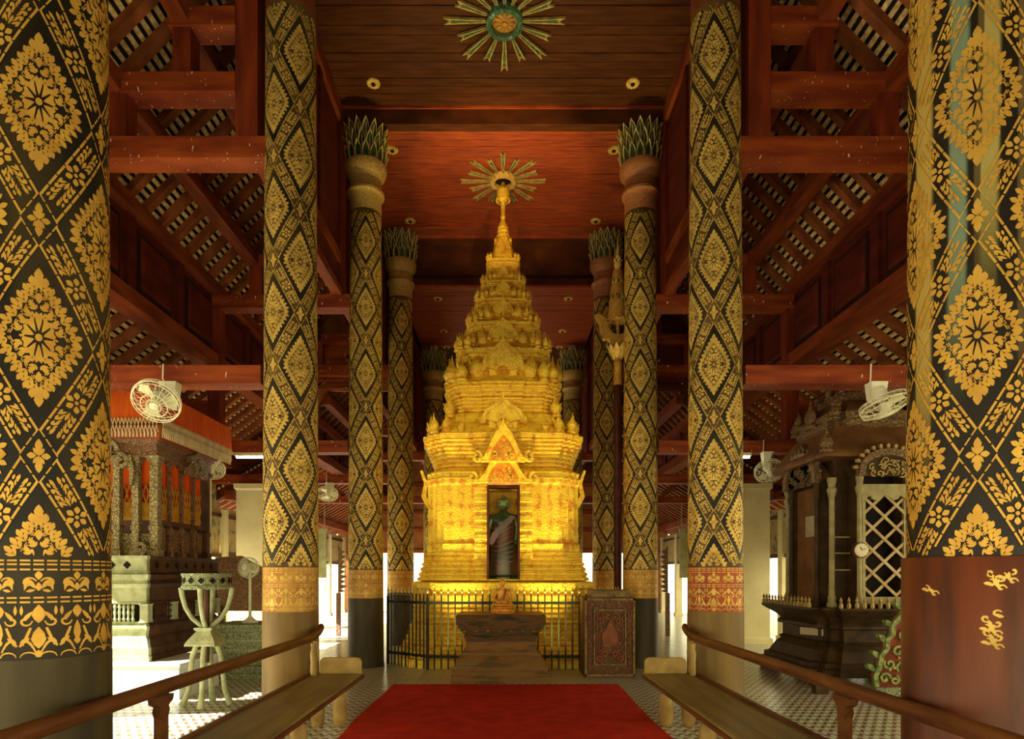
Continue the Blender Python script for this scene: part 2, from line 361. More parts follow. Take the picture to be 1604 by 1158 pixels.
# ---------------------------------------------------------------- helpers that need the class
def obox(b, c, u, v, wv, m=0):
    c, u, v, wv = Vector(c), Vector(u), Vector(v), Vector(wv)
    return b.rings([[c-u-v-wv, c+u-v-wv, c+u+v-wv, c-u+v-wv], [c-u-v+wv, c+u-v+wv, c+u+v+wv, c-u+v+wv]], m)
SIDE = {-1: 'throne', 1: 'shrine'}
# ---------------------------------------------------------------- ground, floor with printed tiles
obj('ground', B().box(-60, 60, -40, 80, -.5, -.25), M['ground'])['kind'] = 'structure'
fl = obj('floor', B().box(-6.7, 6.7, -1, 25, -.25, -.012), M['grout']); fl['kind'] = 'structure'
T = .30
def fpx(X, Y): return 788+960*X/Y, 900+1440/Y
cand, rest = [], B()
for i in range(-22, 22):
    for j in range(9, 80):
        x, y = i*T, j*T
        if y+T > 24.5: continue
        px, py = fpx(x+T/2, y+T/2); ax = abs(x+T/2); area = 960*T/y*1440*T/y/y
        vis = 0 <= px < 1604 and py < 1158 and not (ax < 1.45 and y < 8.2) and not (1.4 < ax < 2.0 and y < 6.2)
        if abs(px-788) > 616 and y > 3: vis = False
        if ax < 1.2 and y > 8.4 or (-6.2 < x < -4 and 7.3 < y < 9.5) or (4.1 < x < 6 and y > 8.1): vis = False
        cand.append((area if vis else -1, x, y))
cand.sort(reverse=True)
tm = B().box(.003, T-.003, .003, T-.003, -.012, 0).mesh('tile', M['tile'])
for k, (a, x, y) in enumerate(cand):
    if k < 290 and a > 0: link('tile', tm, fl, (x, y, random.uniform(0, .002)))
    else: rest.box(x+.003, x+T-.003, y+.003, y+T-.003, -.012, random.uniform(-.001, .001))
tag(obj('tile_field', rest, M['tile'], fl), kind='stuff')

# ---------------------------------------------------------------- nave ceiling of planks
ce = tag(thing('ceiling', None, None, (0,0,0)), kind='structure')
def planks(x, y0, y1, z, wd, mat, n0=0):
    me = B().box(-x, x, .005, wd-.005, 0, .03).mesh('plank', mat)
    y = y0
    while y < y1-.01:
        link('plank', me, ce, (0, y, z+random.uniform(-.006, .006))); y += wd
obj('ceiling_panel', B().box(-2.65, 2.65, -1, 7.86, 9.08, 9.12), M['plank_shaded'], ce)
planks(2.62, 7.86, 9.9, 9.08, .15, M['plank_shaded'])
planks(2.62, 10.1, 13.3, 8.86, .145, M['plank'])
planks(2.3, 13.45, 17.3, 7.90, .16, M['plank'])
obj('ceiling_panel', B().box(-2.65, 2.65, -1, 13.6, 9.14, 9.2), M['groove'], ce)
obj('ceiling_panel', B().box(-2.6, 2.6, 10.0, 13.6, 8.95, 8.99), M['groove'], ce)
obj('ceiling_panel', B().box(-2.4, 2.4, 13.3, 24.5, 7.96, 8.0), M['groove'], ce)
obj('ceiling_panel', B().box(-2.35, 2.35, 17.3, 24.5, 7.88, 7.92), M['plank_shaded'], ce)
obj('cross_beam', B().box(-2.62, 2.62, 9.93, 10.1, 8.80, 9.08), M['plank_shaded'], ce)
obj('cross_beam_fillet', B().box(-2.62, 2.62, 9.905, 9.93, 9.04, 9.08), M['plank'], ce)
obj('step_fillet', B().box(-2.62, 2.62, 13.30, 13.33, 8.80, 8.85), M['plank'], ce)
obj('step_fillet', B().box(-2.5, 2.5, 13.32, 13.45, 7.74, 7.79), M['plank'], ce)
for k in range(5): obj('step_board', B().box(-2.6, 2.6, 13.35+random.uniform(0,.006), 13.42, 7.79+k*.21, 7.79+k*.21+.203), M['plank_shaded'], ce)

# ---------------------------------------------------------------- upper nave walls (boards over the columns)
for sx in (-1, 1):
    wl = tag(thing('wall_left' if sx < 0 else 'wall_right', None, None), kind='structure')
    obj('wall_board', B().box(sx*2.65, sx*2.72, 6.4, 13.5, 6.05, 9.14), M['board'], wl); obj('wall_board', B().box(sx*2.65, sx*2.72, -1.2, 6.4, 7.6, 9.14), M['board'], wl)
    obj('wall_rail', B().box(sx*2.60, sx*2.65, 6.4, 13.5, 6.52, 6.66), M['wood_y'], wl)
    obj('wall_rail', B().box(sx*2.59, sx*2.65, -1, 13.5, 8.80, 9.05), M['wood_y'], wl)
    obj('wall_rail', B().box(sx*2.60, sx*2.75, 6.6, 13.5, 6.00, 6.12), M['wood_y'], wl)
    obj('wall_board', B().box(sx*2.40, sx*2.46, 13.45, 24.5, 5.0, 8.0), M['board'], wl)
    obj('wall_rail', B().box(sx*2.36, sx*2.48, 13.45, 24.5, 4.9, 5.1), M['wood_y'], wl)
    for y in (7.65, 8.85, 11.3, 12.5): obj('wall_stile', B().box(sx*2.62, sx*2.66, y-.07, y+.07, 6.66, 8.8), M['board'], wl)

# ---------------------------------------------------------------- aisle roofs: rafters, battens, tiles
def roof_slope(sx, y0, y1, a, b, detail, nraf, purl=()):
    r = tag(thing('ceiling_aisle', None, None, (0, y0, 0)), kind='structure')
    d = Vector((sx*(b[0]-a[0]), 0, b[1]-a[1])); Ls = d.length; d.normalize(); n = Vector((-d.z, 0, d.x)) if sx*d.x*sx > 0 and sx > 0 else Vector((d.z, 0, -d.x))
    if n.z < 0: n = -n
    A = Vector((sx*a[0], 0, a[1])); W = y1-y0; Y = Vector((0,1,0))
    t = B(); obox(t, A+d*Ls/2+n*.15+Y*W/2, d*(Ls/2+.12), Y*W/2, n*.02); obj('roof_tiles', t, M['tile_shaded'], r)
    raf = B(); obox(raf, A+d*Ls/2+n*.04, d*Ls/2, Y*.055, n*.045)
    bat = B(); obox(bat, n*.10+Y*W/2, d*.026, Y*W/2, n*.018)
    k_r = max(2, nraf); nb = int(Ls/.102)
    if detail:
        rm = raf.mesh('rafter', M['rafter']); bm = bat.mesh('batten', M['batten'])
        for k in range(k_r): link('rafter', rm, r, (0, (k+.5)*W/k_r, 0))
        for k in range(nb): p = A+d*(k+.5)*.102; link('batten', bm, r, (p.x, 0, p.z))
    else:
        R, T_ = B(), B()
        for k in range(k_r): q = B().ext(raf).xf(Matrix.Translation((0,(k+.5)*W/k_r,0))); R.ext(q)
        for k in range(nb): p = A+d*(k+.5)*.102; q = B().ext(bat).xf(Matrix.Translation((p.x,0,p.z))); T_.ext(q)
        tag(obj('rafters', R, M['rafter'], r), kind='stuff'); tag(obj('battens', T_, M['batten'], r), kind='stuff')
    for x, z in purl:
        obj('purlin', B().box(sx*(x-.09), sx*(x+.09), 0, W, z-.20, z), M['wood_y'], r)
    return r
UP = ((2.70, 8.32), (4.98, 5.98)); LO = ((4.80, 5.02), (7.45, 3.05))
UPR = ((2.38, 7.1), (4.55, 5.0)); LOR = ((4.40, 4.35), (7.2, 2.75))
for sx in (-1, 1):
    for y0, y1, det, n in ((-1, 2.9, 0, 9), (2.9, 6.47, 1, 10), (6.47, 10.05, 1, 10), (10.05, 13.62, 1, 10)):
        roof_slope(sx, y0, y1, UP[0], UP[1], det, n, ((3.35, 7.44), (4.05, 6.72)))
        roof_slope(sx, y0, y1, LO[0], LO[1], det, n, ((5.95, 4.0),))
    for y0, y1 in ((13.5, 17.1), (17.1, 20.6), (20.6, 24.5)):
        roof_slope(sx, y0, y1, UPR[0], UPR[1], 0, 10, ((3.2, 6.1), (3.9, 5.45)))
        roof_slope(sx, y0, y1, LOR[0], LOR[1], 0, 10, ((6.05, 3.35),))

# ---------------------------------------------------------------- panelled fascia between the two aisle roofs
tn = 0
for sx in (-1, 1):
    for (y0, y1, xx, z0, z1) in ((-1, 2.9, 4.74, 5.0, 6.1), (2.9, 6.47, 4.74, 5.0, 6.1), (6.47, 10.05, 4.74, 5.0, 6.1), (10.05, 13.5, 4.74, 5.0, 6.1), (13.5, 24.5, 4.35, 4.3, 5.0)):
        tn += 1
        f = tag(thing('trim_%d' % tn, None, None, (sx*xx, y0, 0)), kind='structure'); W = y1-y0
        obj('backing_board', B().box(0, sx*.06, 0, W, z0, z1), M['board'], f)
        obj('plate', B().box(-sx*.14, sx*.16, 0, W, z1-.05, z1+.12), M['wood_y'], f)
        obj('sill_beam', B().box(-sx*.12, sx*.20, 0, W, z0-.13, z0+.07), M['wood_y'], f)
        n = 3 if y1 < 14 else 8
        for k in range(n):
            a, e = k*W/n, (k+1)*W/n
            if y0 < 2: break
            obj('stile', B().box(-sx*.05, 0, a, a+.17, z0+.07, z1-.05), M['board'], f)
            p = B(); p.box(-sx*.012, 0, a+.27, e-.10, z0+.17, z1-.15, 1)
            p.rings([[(-sx*.02, a+.32, z0+.22), (-sx*.02, e-.15, z0+.22), (-sx*.02, e-.15, z1-.2), (-sx*.02, a+.32, z1-.2)],
                     [(-sx*.05, a+.36, z0+.26), (-sx*.05, e-.19, z0+.26), (-sx*.05, e-.19, z1-.24), (-sx*.05, a+.36, z1-.24)]], 0)
            obj('panel', p, (M['board'], M['groove']), f)

# ---------------------------------------------------------------- stacked-beam trusses over the aisles
def truss(sx, Y, label, dz=0, s=1.0, inner=2.10):
    t = thing('roof_truss', label, 'roof truss', (sx*2.6, Y, 0), 'stacked-beam trusses of the aisles')
    def bm(name, x0, x1, z0, z1, dy=.125, m='beam'): part(name, B().box(sx*x0, sx*x1, Y-dy, Y+dy, z0+dz, z1+dz), M[m], t)
    bm('tie_beam', inner, 4.72*s, 5.82, 6.04)
    bm('collar_beam', 2.78*s, 3.98*s, 6.51, 6.71); bm('collar_beam', 2.78*s, 3.48*s, 7.195, 7.39)
    bm('post', 2.55*s, 2.78*s, 6.04, 9.06 if dz == 0 else 9.0, .11, 'post')
    bm('strut', 3.92*s, 4.12*s, 6.04, 6.66, .10, 'post'); bm('strut', 3.25*s, 3.44*s, 6.71, 7.195, .10, 'post')
    if dz == 0: bm('post', 4.60, 4.80, 3.67, 5.82, .10, 'post')
    part('brace', B().prism([(0,0),(.55,.42),(.55,.58),(0,.16)], -.07, .07, (sx*4.8*s, Y, 3.95+dz*.3), (sx,0,0), (0,0,1)), M['rafter'], t)
    bm('short_beam', 4.7*s, 5.5*s, 4.15, 4.33, .09) if dz == 0 else None
    return t
def low_beam(sx, Y, label, x1=6.35, x0=2.2, z=3.48):
    t = tag(obj('aisle_beam', B().box(0, sx*(x1-x0), -.12, .12, 0, .19), M['beam'], loc=(sx*x0, Y, z)), label, 'beam', 'low tie beams across the aisles')
    return t
ORD = ('first', 'second', 'third', 'fourth')
for sx in (-1, 1):
    sd = SIDE[sx]
    for k, Y in enumerate((6.47, 10.05, 13.4)):
        truss(sx, Y, 'red timber truss of stacked beams over the %s aisle, %s back from the front' % (sd, ORD[k]))
        low_beam(sx, Y, 'low red tie beam over the %s aisle, %s back from the front' % (sd, ORD[k]), x0=2.515)
    truss(sx, 17.1, 'small red timber truss at the far end of the %s aisle' % sd, -1.15, .92, 1.8)
    low_beam(sx, 17.1, 'low red tie beam at the far end of the %s aisle' % sd, 6.0)
# gable boards where the roof steps down; shrine-side shade put into darker wood
for sx in (-1, 1):
    tn += 1
    g = tag(thing('trim_%d' % tn, None, None, (sx*2.6, 13.56, 0)), kind='structure')
    part('gable_board', B().prism([(2.4,5.55),(3.9,5.55),(4.3,4.9),(4.98,4.9),(4.98,6.1),(2.72,8.45),(2.4,8.45)][::1] if sx > 0 else [(-2.4,8.45),(-2.72,8.45),(-4.98,6.1),(-4.98,4.9),(-4.3,4.9),(-3.9,5.55),(-2.4,5.55)], -.03, .03, (0,13.56,0), (1,0,0), (0,0,1)), M['back'] if sx < 0 else M['board'], g)
    part('gable_board', B().prism([(4.2,4.3),(7.3,2.6),(7.6,3.15),(4.75,5.3),(4.2,5.1)] if sx > 0 else [(-4.2,5.1),(-4.75,5.3),(-7.6,3.15),(-7.3,2.6),(-4.2,4.3)], -.03, .03, (0,13.56,0), (1,0,0), (0,0,1)), M['board'], g)
    for x0, x1, z0, z1 in ((2.74, 3.40, 6.72, 7.15), (2.74, 3.30, 6.0, 6.55), (3.45, 4.10, 6.0, 6.55)):
        b = B().box(sx*x0, sx*x1, 13.49, 13.53, z0, z1); b.box(sx*(x0+.06), sx*(x1-.06), 13.47, 13.49, z0+.06, z1-.06)
        part('gable_panel', b, M['beam'] if sx < 0 else M['board'], g)
    for z in (5.58, 5.72, 6.62): part('gable_rail', B().box(sx*2.72, sx*4.7, 13.46, 13.53, z, z+.07), M['beam'] if sx < 0 else M['board'], g)

# ---------------------------------------------------------------- side walls: plastered pillars, outer posts, hanging painted boards
for sx in (-1, 1):
    sd = SIDE[sx]
    for k, Y in enumerate((6.47, 10.5, 13.4)):
        tag(obj('side_pillar', B().rect(-.29, .29, -.29, .29, [(0,.05),(.12,.05),(.16,0),(3.3,0),(3.34,.04),(3.44,.04)]), M['cream'], loc=(sx*5.42, Y, 0)),
            'cream plastered square pillar of the %s aisle, %s back from the front' % (sd, ORD[k]), 'pillar', 'plastered side pillars', kind='thing')
    tag(obj('side_pillar', B().rect(-.27, .27, -.27, .27, [(0,.04),(.12,.04),(.16,0),(3.0,0),(3.4,.04)]), M['cream'], loc=(sx*5.62, 17.1, 0)),
        'cream plastered square pillar at the far end of the %s aisle' % sd, 'pillar', 'plastered side pillars', kind='thing')
    ys = (9.3, 11.5, 13.82, 17.0, 19.6, 22.2, 24.2)
    for k, Y in enumerate(ys):
        tag(obj('wall_post', B().rect(-.11, .11, -.11, .11, [(0,.03),(.1,.03),(.12,0),(3.6 if Y < 13 else 2.95,0)]), M['cream'], loc=(sx*6.35, Y, 0)),
            'slim cream outer post of the %s side wall, number %s from the front' % (sd, ('one','two','three','four','five','six','seven')[k]), 'post', 'slim outer posts', kind='thing')
        if k < 6:
            t = thing('hanging_board', 'painted mural board hanging between outer posts %s and %s of the %s side' % (('one','two','three','four','five','six','seven')[k], ('one','two','three','four','five','six','seven')[k+1], sd), 'painted board', (sx*6.35, Y, 1.95), 'painted boards of the side walls')
            yn = ys[k+1]
            part('painted_panel', B().box(sx*6.33, sx*6.37, Y+.12, yn-.12, 1.95, 3.6 if Y < 12 else 3.0), M['mural'], t)
            part('frame_rail', B().box(sx*6.29, sx*6.40, Y+.12, yn-.12, 1.88, 1.97), M['thr_wood'], t)
            part('frame_rail', B().box(sx*6.29, sx*6.40, Y+.12, yn-.12, 2.78, 2.86), M['thr_wood'], t)
    tag(obj('signboard', B().box(-.17, .17, -.03, .03, 0, 1.35).box(-.19, .19, -.045, .045, 1.3, 1.38).box(-.13,-.11,-.01,.01,1.35,2.085).box(.11,.13,-.01,.01,1.35,2.085), M['signboard'], loc=(sx*5.1, 17.1, 1.4)),
        'narrow grey-green board hanging beyond the second column on the %s side' % sd, 'board')
    zz = [(0,0)]
    for k in range(9): zz += [(.16+.05*(k%2), k*.12+.04), (.05, k*.12+.09)]
    zz += [(0, 1.15)]
    tag(obj('carved_bracket', B().prism(zz if sx < 0 else [(-x, z) for x, z in reversed(zz)], -.03, .03, (0,0,0), (1,0,0), (0,0,1)).box(-.05,.05,-.04,.04,-1.05,0), M['thr_brown'], loc=(sx*4.0, 14.9, 1.05)),
        'dark jagged carved bracket in the bright gap behind the %s side columns' % sd, 'bracket')
# unseen front wall with a low opening, added to keep sun off the columns
wf = tag(thing('wall_front', None, None, (0, -1.2, 0)), kind='structure')
obj('wall_board', B().box(-7.4, 7.4, -.1, 0, 2.6, 9.3), M['board'], wf)
for sx in (-1, 1): obj('wall_board', B().box(sx*2.4, sx*2.9, -.1, 0, 0, 2.6), M['board'], wf)
wb = tag(thing('wall_back', None, None, (0, 24.5, 0)), kind='structure')
obj('wall_board', B().box(-6.6, 6.6, 0, .1, 2.35, 8.6), M['back'], wb)
obj('wall_board', B().box(-2.5, 2.5, 0, .1, 0, 2.35), M['back'], wb)
for sx in (-1, 1): obj('wall_board', B().box(sx*5.0, sx*6.6, 0, .1, 0, 2.35), M['back'], wb)
for z in (2.35, 3.2, 3.9, 5.0): obj('wall_rail', B().box(-6.5, 6.5, -.08, 0, z, z+.14), M['beam'], wb)
for k in range(12): obj('wall_stile', B().box(-6+k*1.09-.07, -6+k*1.09+.07, -.05, 0, 2.49, 5.0), M['post'], wb)
# ---------------------------------------------------------------- gilded columns
def rz_at(z): return .288 - .040*min(max(z, 0), 7.5)/7.5
A_, B_ = pi/3*.28, .535
class Gild:
    def __init__(s, z0, z1): s.b = B(); s.z0 = z0; s.z1 = z1
    def piece(s, pts):
        if min(p[1] for p in pts) < s.z0 or max(p[1] for p in pts) > s.z1: return
        vs = []
        for u, v in pts:
            a = u/.28; r = rz_at(v)+.0035; vs.append((r*math.cos(a), r*math.sin(a), v))
        s.b.add(vs, [tuple(range(len(vs)))])
    def line(s, p, q, wd, n=1, gap=0):
        dx, dy = q[0]-p[0], q[1]-p[1]; l = math.hypot(dx, dy); nx, ny = -dy/l*wd/2, dx/l*wd/2
        for k in range(n):
            a, e = (k+gap/2)/n, (k+1-gap/2)/n
            x0, y0, x1, y1 = p[0]+dx*a, p[1]+dy*a, p[0]+dx*e, p[1]+dy*e
            s.piece([(x0+nx,y0+ny),(x0-nx,y0-ny),(x1-nx,y1-ny),(x1+nx,y1+ny)])
    def stroke(s, pts, wd):
        N = len(pts)
        for i in range(N-1):
            w0 = wd*(.5+.5*math.sin(pi*(i+.4)/N)); p, q = pts[i], pts[i+1]
            dx, dy = q[0]-p[0], q[1]-p[1]; l = math.hypot(dx, dy) or 1; nx, ny = -dy/l*w0/2, dx/l*w0/2
            s.piece([(p[0]+nx,p[1]+ny),(p[0]-nx,p[1]-ny),(q[0]-nx,q[1]-ny),(q[0]+nx,q[1]+ny)])
    def leaf(s, x, y, ang, L, wd): s.piece(leafpoly(x, y, ang, L, wd))
def gild_cells(z0, z1, zc0):
    g = Gild(z0, z1)
    for i in range(6):
        for j in range(-2, 9):
            cu = i*A_; cv = zc0 + 2*B_*j + (i % 2)*B_
            if cv+B_ < z0 or cv-B_ > z1: continue
            for k in range(10):                      # the ten-petalled flower
                a = k*pi/5+pi/2; c, s_ = math.cos(a), math.sin(a); L = .088 if k == 0 or k == 5 else .080
                pts = [(.022,0),(.034,.006),(.055,.014),(L-.012,.0205),(L,.013),(L-.008,0),(L,-.013),(L-.012,-.0205),(.055,-.014),(.034,-.006)]
                g.piece([(cu+(x*c-y*s_)*.80, cv+(x*s_+y*c)*1.32) for x, y in pts])
                a += pi/10; pts = leafpoly(.066*math.cos(a), .066*math.sin(a), a, .026, .010)
                g.piece([(cu+x*.80, cv+y*1.32) for x, y in pts])
            g.piece([(cu+.014*math.cos(k*pi/4), cv+.018*math.sin(k*pi/4)) for k in range(8)])
            for sx in (-1, 1):
                for sy in (-1, 1):
                    def P(d, t): return (cu+sx*A_*d*(1-t), cv+sy*B_*d*t)
                    g.line(P(.385,.02), P(.385,.98), .006, 6, .2); g.line(P(.415,.02), P(.415,.98), .004, 9, .3)
                    ang = math.atan2(sy*.75, sx*.66)
                    for k in range(4):
                        x, y = P(.275, (k+.6)/4.3); g.leaf(x, y, ang+sx*sy*.25, .044, .022); g.leaf(x, y, ang+sx*sy*.95, .026, .012); g.leaf(x, y, ang-sx*sy*.5, .026, .012)
                    for k in range(7):
                        x, y = P(.415, (k+.55)/7.1); a2 = math.atan2(sy*(.45+.9*k/7), sx*(.95-.6*k/7))
                        x += .006*math.cos(a2); y += .006*math.sin(a2); g.leaf(x+.018*math.cos(a2), y+.018*math.sin(a2), a2, .046, .026); g.leaf(x, y, a2+.55, .044, .017); g.leaf(x, y, a2-.55, .044, .017)
                    g.line(P(.80,.02), P(.80,.985), .010, 7, .1)
            for sy in (-1, 1):
                g.leaf(cu, cv+sy*B_*.45, sy*pi/2, .075, .036); g.leaf(cu, cv+sy*B_*.42, sy*pi/2+.5, .06, .022); g.leaf(cu, cv+sy*B_*.42, sy*pi/2-.5, .06, .022); g.leaf(cu, cv+sy*B_*.285, sy*pi/2, .05, .026)
                g.leaf(cu+sy*A_*.42, cv, 0 if sy > 0 else pi, .05, .04)
            for sx in (-1, 1):                       # the flowered band along the two upper edges
                mx, my = cu+sx*A_/2, cv+B_/2
                el = math.hypot(A_, B_); ex, ey = -sx*A_/el, B_/el; px, py = -ey, ex
                for k in range(6):
                    a = k*pi/3+.5; g.leaf(mx+.015*math.cos(a), my+.015*math.sin(a), a, .036, .028)
                g.piece([(mx+.010*math.cos(k*pi/3), my+.010*math.sin(k*pi/3)) for k in range(6)])
                ea = math.atan2(ey, ex)
                for sg in (-1, 1):
                    for k, dd in enumerate((.062, .095, .128, .160)):
                        for h in (-1, 1):
                            x = mx+ex*sg*dd+px*h*.008; y = my+ey*sg*dd+py*h*.008
                            g.leaf(x, y, (ea if sg > 0 else ea+pi)+h*sg*(.75 if k < 3 else .45), .046-.005*k, .013); g.leaf(x+ex*sg*.014, y+ey*sg*.014, (ea if sg > 0 else ea+pi)+h*sg*.45, .034-.003*k, .009)
                            x = mx+ex*sg*dd+px*h*.030; y = my+ey*sg*dd+py*h*.030
                            g.leaf(x, y, (ea if sg > 0 else ea+pi)+h*sg*.15, .026, .012)
                    g.leaf(mx+ex*sg*.055, my+ey*sg*.055, ea if sg > 0 else ea+pi, .05, .014)
            x, y = cu, cv+B_                         # the small flower where four cells meet
            for k in range(4): g.leaf(x+.008*math.cos(k*pi/2), y+.008*math.sin(k*pi/2), k*pi/2, (.036, .07)[k % 2], (.030, .030)[k % 2])
            for k in range(4): g.leaf(x, y, k*pi/2+math.radians(60 if k % 2 == 0 else 30), .042, .016)
            for s1 in (-1, 1):
                for s2 in (-1, 1): g.line((x+s1*.072, y), (x, y+s2*.125), .006, 3, .2)
    return g.b
def dark_bands(z0, z1, zc0):
    g = Gild(z0, z1)
    for i in range(6):
        for j in range(-2, 9):
            cu = i*A_; cv = zc0 + 2*B_*j + (i % 2)*B_
            for sx in (-1, 1):
                for sy in (-1, 1):
                    def P(d, t): return (cu+sx*A_*d*(1-t), cv+sy*B_*d*t)
                    for k in range(6): g.piece([P(.60,k/6), P(.60,(k+1)/6), P(.785,(k+1)/6), P(.785,k/6)])
    g.b.v = [(x*.994, y*.994, z) for x, y, z in g.b.v]
    return g.b
def gild_frieze():
    g = Gild(1.115, 1.575); U = 2*pi*.28/12
    g_r = g
    for i in range(12):
        c = i*U
        for z in (1.562, 1.545, 1.522, 1.395, 1.375): g.line((c-U/2, z), (c+U/2, z), .008, 3, .22)
        for s in (-1, 1):
            g.stroke([(c+s*x, 1.46+y) for x, y in spiral(.036, 0, .03, .85, pi*.9, -1, 9)], .011)
            g.leaf(c+s*.01, 1.435, pi/2-s*.6, .055, .020); g.leaf(c+s*.012, 1.43, -.2 if s > 0 else pi+.2, .035, .014)
            g.leaf(c+s*.052, 1.425, pi/2+s*.2, .06, .014)
            g.stroke([(c+s*x, 1.29+y) for x, y in spiral(.048, 0, .026, .9, pi, 1, 9)], .010)
            g.stroke([(c+s*(.010+.058*t), 1.150+.05*math.sin(t*2.6)) for t in [k/7 for k in range(8)]], .012)
            g.stroke([(c+s*(.058-.03*t), 1.18+.08*t) for t in [k/5 for k in range(6)]], .012)
            g.leaf(c+s*.020, 1.335, -pi/2+s*.7, .06, .018); g.leaf(c+s*.062, 1.36, -pi/2, .045, .014); g.leaf(c+s*.03, 1.215, -pi/2+s*1.0, .045, .02)
            g.stroke([(c+s*(.036+.03*math.cos(a)), 1.128+.022*math.sin(a)) for a in [pi*k/6 for k in range(7)]], .007)
        if i % 2 == 0:
            g.leaf(c, 1.365, -pi/2, .085, .05); g.leaf(c, 1.265, -pi/2, .10, .055); g.leaf(c, 1.16, -pi/2, .035, .03)
        else:
            g.leaf(c, 1.30, pi/2, .06, .04); g.leaf(c, 1.29, -pi/2, .10, .032); g.leaf(c, 1.175, pi/2, .035, .03)
        g.leaf(c, 1.475, pi/2, .04, .03); g.leaf(c, 1.465, -pi/2, .04, .024)
    return g.b
def tube_mesh(name, z0, z1, mat, extra=0, n=64):
    zs = [z0+(z1-z0)*k/6 for k in range(7)]
    return B().lathe([(rz_at(z)+extra, z) for z in zs], n).mesh(name, mat, .6)
def top_meshes(dz=0):
    neck = B().lathe([(.252,7.38+dz),(.254,7.62+dz),(.275,7.66+dz),(.300,7.69+dz),(.300,7.73+dz),(.272,7.76+dz),(.255,7.80+dz),(.252,7.92+dz),(.28,7.97+dz),(.325,8.04+dz),(.34,8.11+dz),(.335,8.16+dz),(.27,8.18+dz),(.12,8.3+dz),(.10,8.86 if dz == 0 else 7.87)], 40)
    return neck
def petal_mesh(L, wd, lean):
    # raised gold rim round a green hollow, tip bending outwards
    pts = [(0,0),(.30,.44),(.55,.5),(.78,.34),(1,0)]
    out = [(y*wd, x*L) for x, y in pts]; full = out + [(-x, y) for x, y in reversed(out[1:-1])]
    b = B()
    def bend(x, y): return (x, -lean*(y/L)**2 - abs(x)*-.15, y)
    inn = [(x*.74, .05*L+y*.88) for x, y in full]
    n = len(full); vs = [bend(x, y) for x, y in full] + [(lambda p: (p[0], p[1]+.012, p[2]))(bend(x, y)) for x, y in inn] + [(lambda p: (p[0], p[1]+.03, p[2]))(bend(x, y)) for x, y in full]
    fs, mi = [], []
    for i in range(n):
        j = (i+1) % n; fs.append((i, j, n+j, n+i)); mi.append(1); fs.append((j, i, 2*n+i, 2*n+j)); mi.append(1)
    fs.append(tuple(range(n, 2*n))); mi.append(0); fs.append(tuple(reversed(range(2*n, 3*n)))); mi.append(1)
    b.v = vs; b.f = fs; b.m = mi
    return b.mesh('petal', (M['petal'], M['petal_rim']))
ME_shaft = tube_mesh('shaft', 1.57, 7.40, M['lacquer'])
ME_base = B().lathe([(.300,0),(.300,.04),(.292,.08),(.288,.6),(.286,1.115)], 64).mesh('base', M['base_dark'], .6)
ME_band = tube_mesh('band', 1.115, 1.572, M['lacquer'], .002)
ME_band_big = B().lathe([(.302,.30),(.302,1.575),(.298,1.582),(.285,1.582)], 64).mesh('lacquer_wrap', M['base_red'], .6)
ME_gild = gild_cells(1.58, 7.36, 1.50).mesh('gilding', M['gilt']); ME_frieze = gild_frieze().mesh('band_gilding', M['gilt_bright'])
ME_dark = dark_bands(1.58, 7.36, 1.50).mesh('dark_zigzag', M['black_band'])
ME_neck = top_meshes().mesh('neck', M['neck_gold'], .5); ME_neckp = B().lathe([(.252,7.38),(.25,9.06)], 40).mesh('neck', M['neck_plain'], .6)
PET = [petal_mesh(.30, .118, .06), petal_mesh(.34, .124, .08), petal_mesh(.36, .130, .10)]
def om(o, mat):            # object-linked material on shared mesh data
    o.material_slots[0].link = 'OBJECT'; o.material_slots[0].material = mat; return o
def capital(col, dz=0, npet=16):
    cp = link('capital', None, col, (0,0,dz))
    for t, (zb, rb) in enumerate(((8.10, .315), (8.24, .30), (8.40, .285))):
        for k in range(npet):
            a = 2*pi*(k+.5*(t % 2))/npet
            o = link('petal', PET[t], cp, ((rb)*math.cos(a), rb*math.sin(a), zb)); o.rotation_euler = (0, 0, a+pi/2)
    return cp
def column(label, x, y, rot, shaft, gild, band, base, frieze, neck, cap=True, wrap=False):
    c = thing('column', label, 'column', (x, y, 0), 'gilded nave columns', rot, 'thing')
    om(link('shaft', ME_shaft, c), M[shaft]); om(link('gilding', ME_gild, c), M[gild])['kind'] = 'stuff'
    om(link('base', ME_base, c), M[base])
    if shaft == 'lacquer_brown': link('dark_zigzag', ME_dark, c)['kind'] = 'stuff'
    if wrap:
        link('lacquer_wrap', ME_band_big, c)
    om(link('band', ME_band, c), M[band])
    if frieze:
        fo = link('band_gilding', ME_frieze, c); om(fo, M[frieze]); fo['kind'] = 'stuff'
    om(link('neck', ME_neck if cap else ME_neckp, c), M[neck])
    if cap: capital(c)
    return c
def face(x, y, off): return math.atan2(-y, -x)+off       # turn a diamond row towards the entrance
column('nearest gilded black column on the throne side, black frieze band near its foot', -2.25, 3.0, face(-2.25,3.0,-.06), 'lacquer', 'gilt_bright', 'lacquer', 'base_dark', 'gilt_bright', 'neck_plain', False)
column('nearest gilded column on the shrine side, streaked grey-green with a plain red-brown foot', 2.28, 2.96, face(2.28,2.96,.03), 'lacquer_worn', 'gilt_bright', 'lacquer', 'base_red', None, 'neck_plain', False, True)
column('second gilded column on the throne side, ochre band above a worn olive foot', -2.25, 6.5, face(-2.25,6.5,.35), 'lacquer_brown', 'gilt', 'band_gold', 'base_olive', 'gilt', 'neck_plain', False)
column('second gilded column on the shrine side, vermilion patterned band above an olive foot', 2.25, 6.5, face(2.25,6.5,-.05), 'lacquer_brown', 'gilt', 'band_red', 'base_olive', 'gilt', 'neck_plain', False)
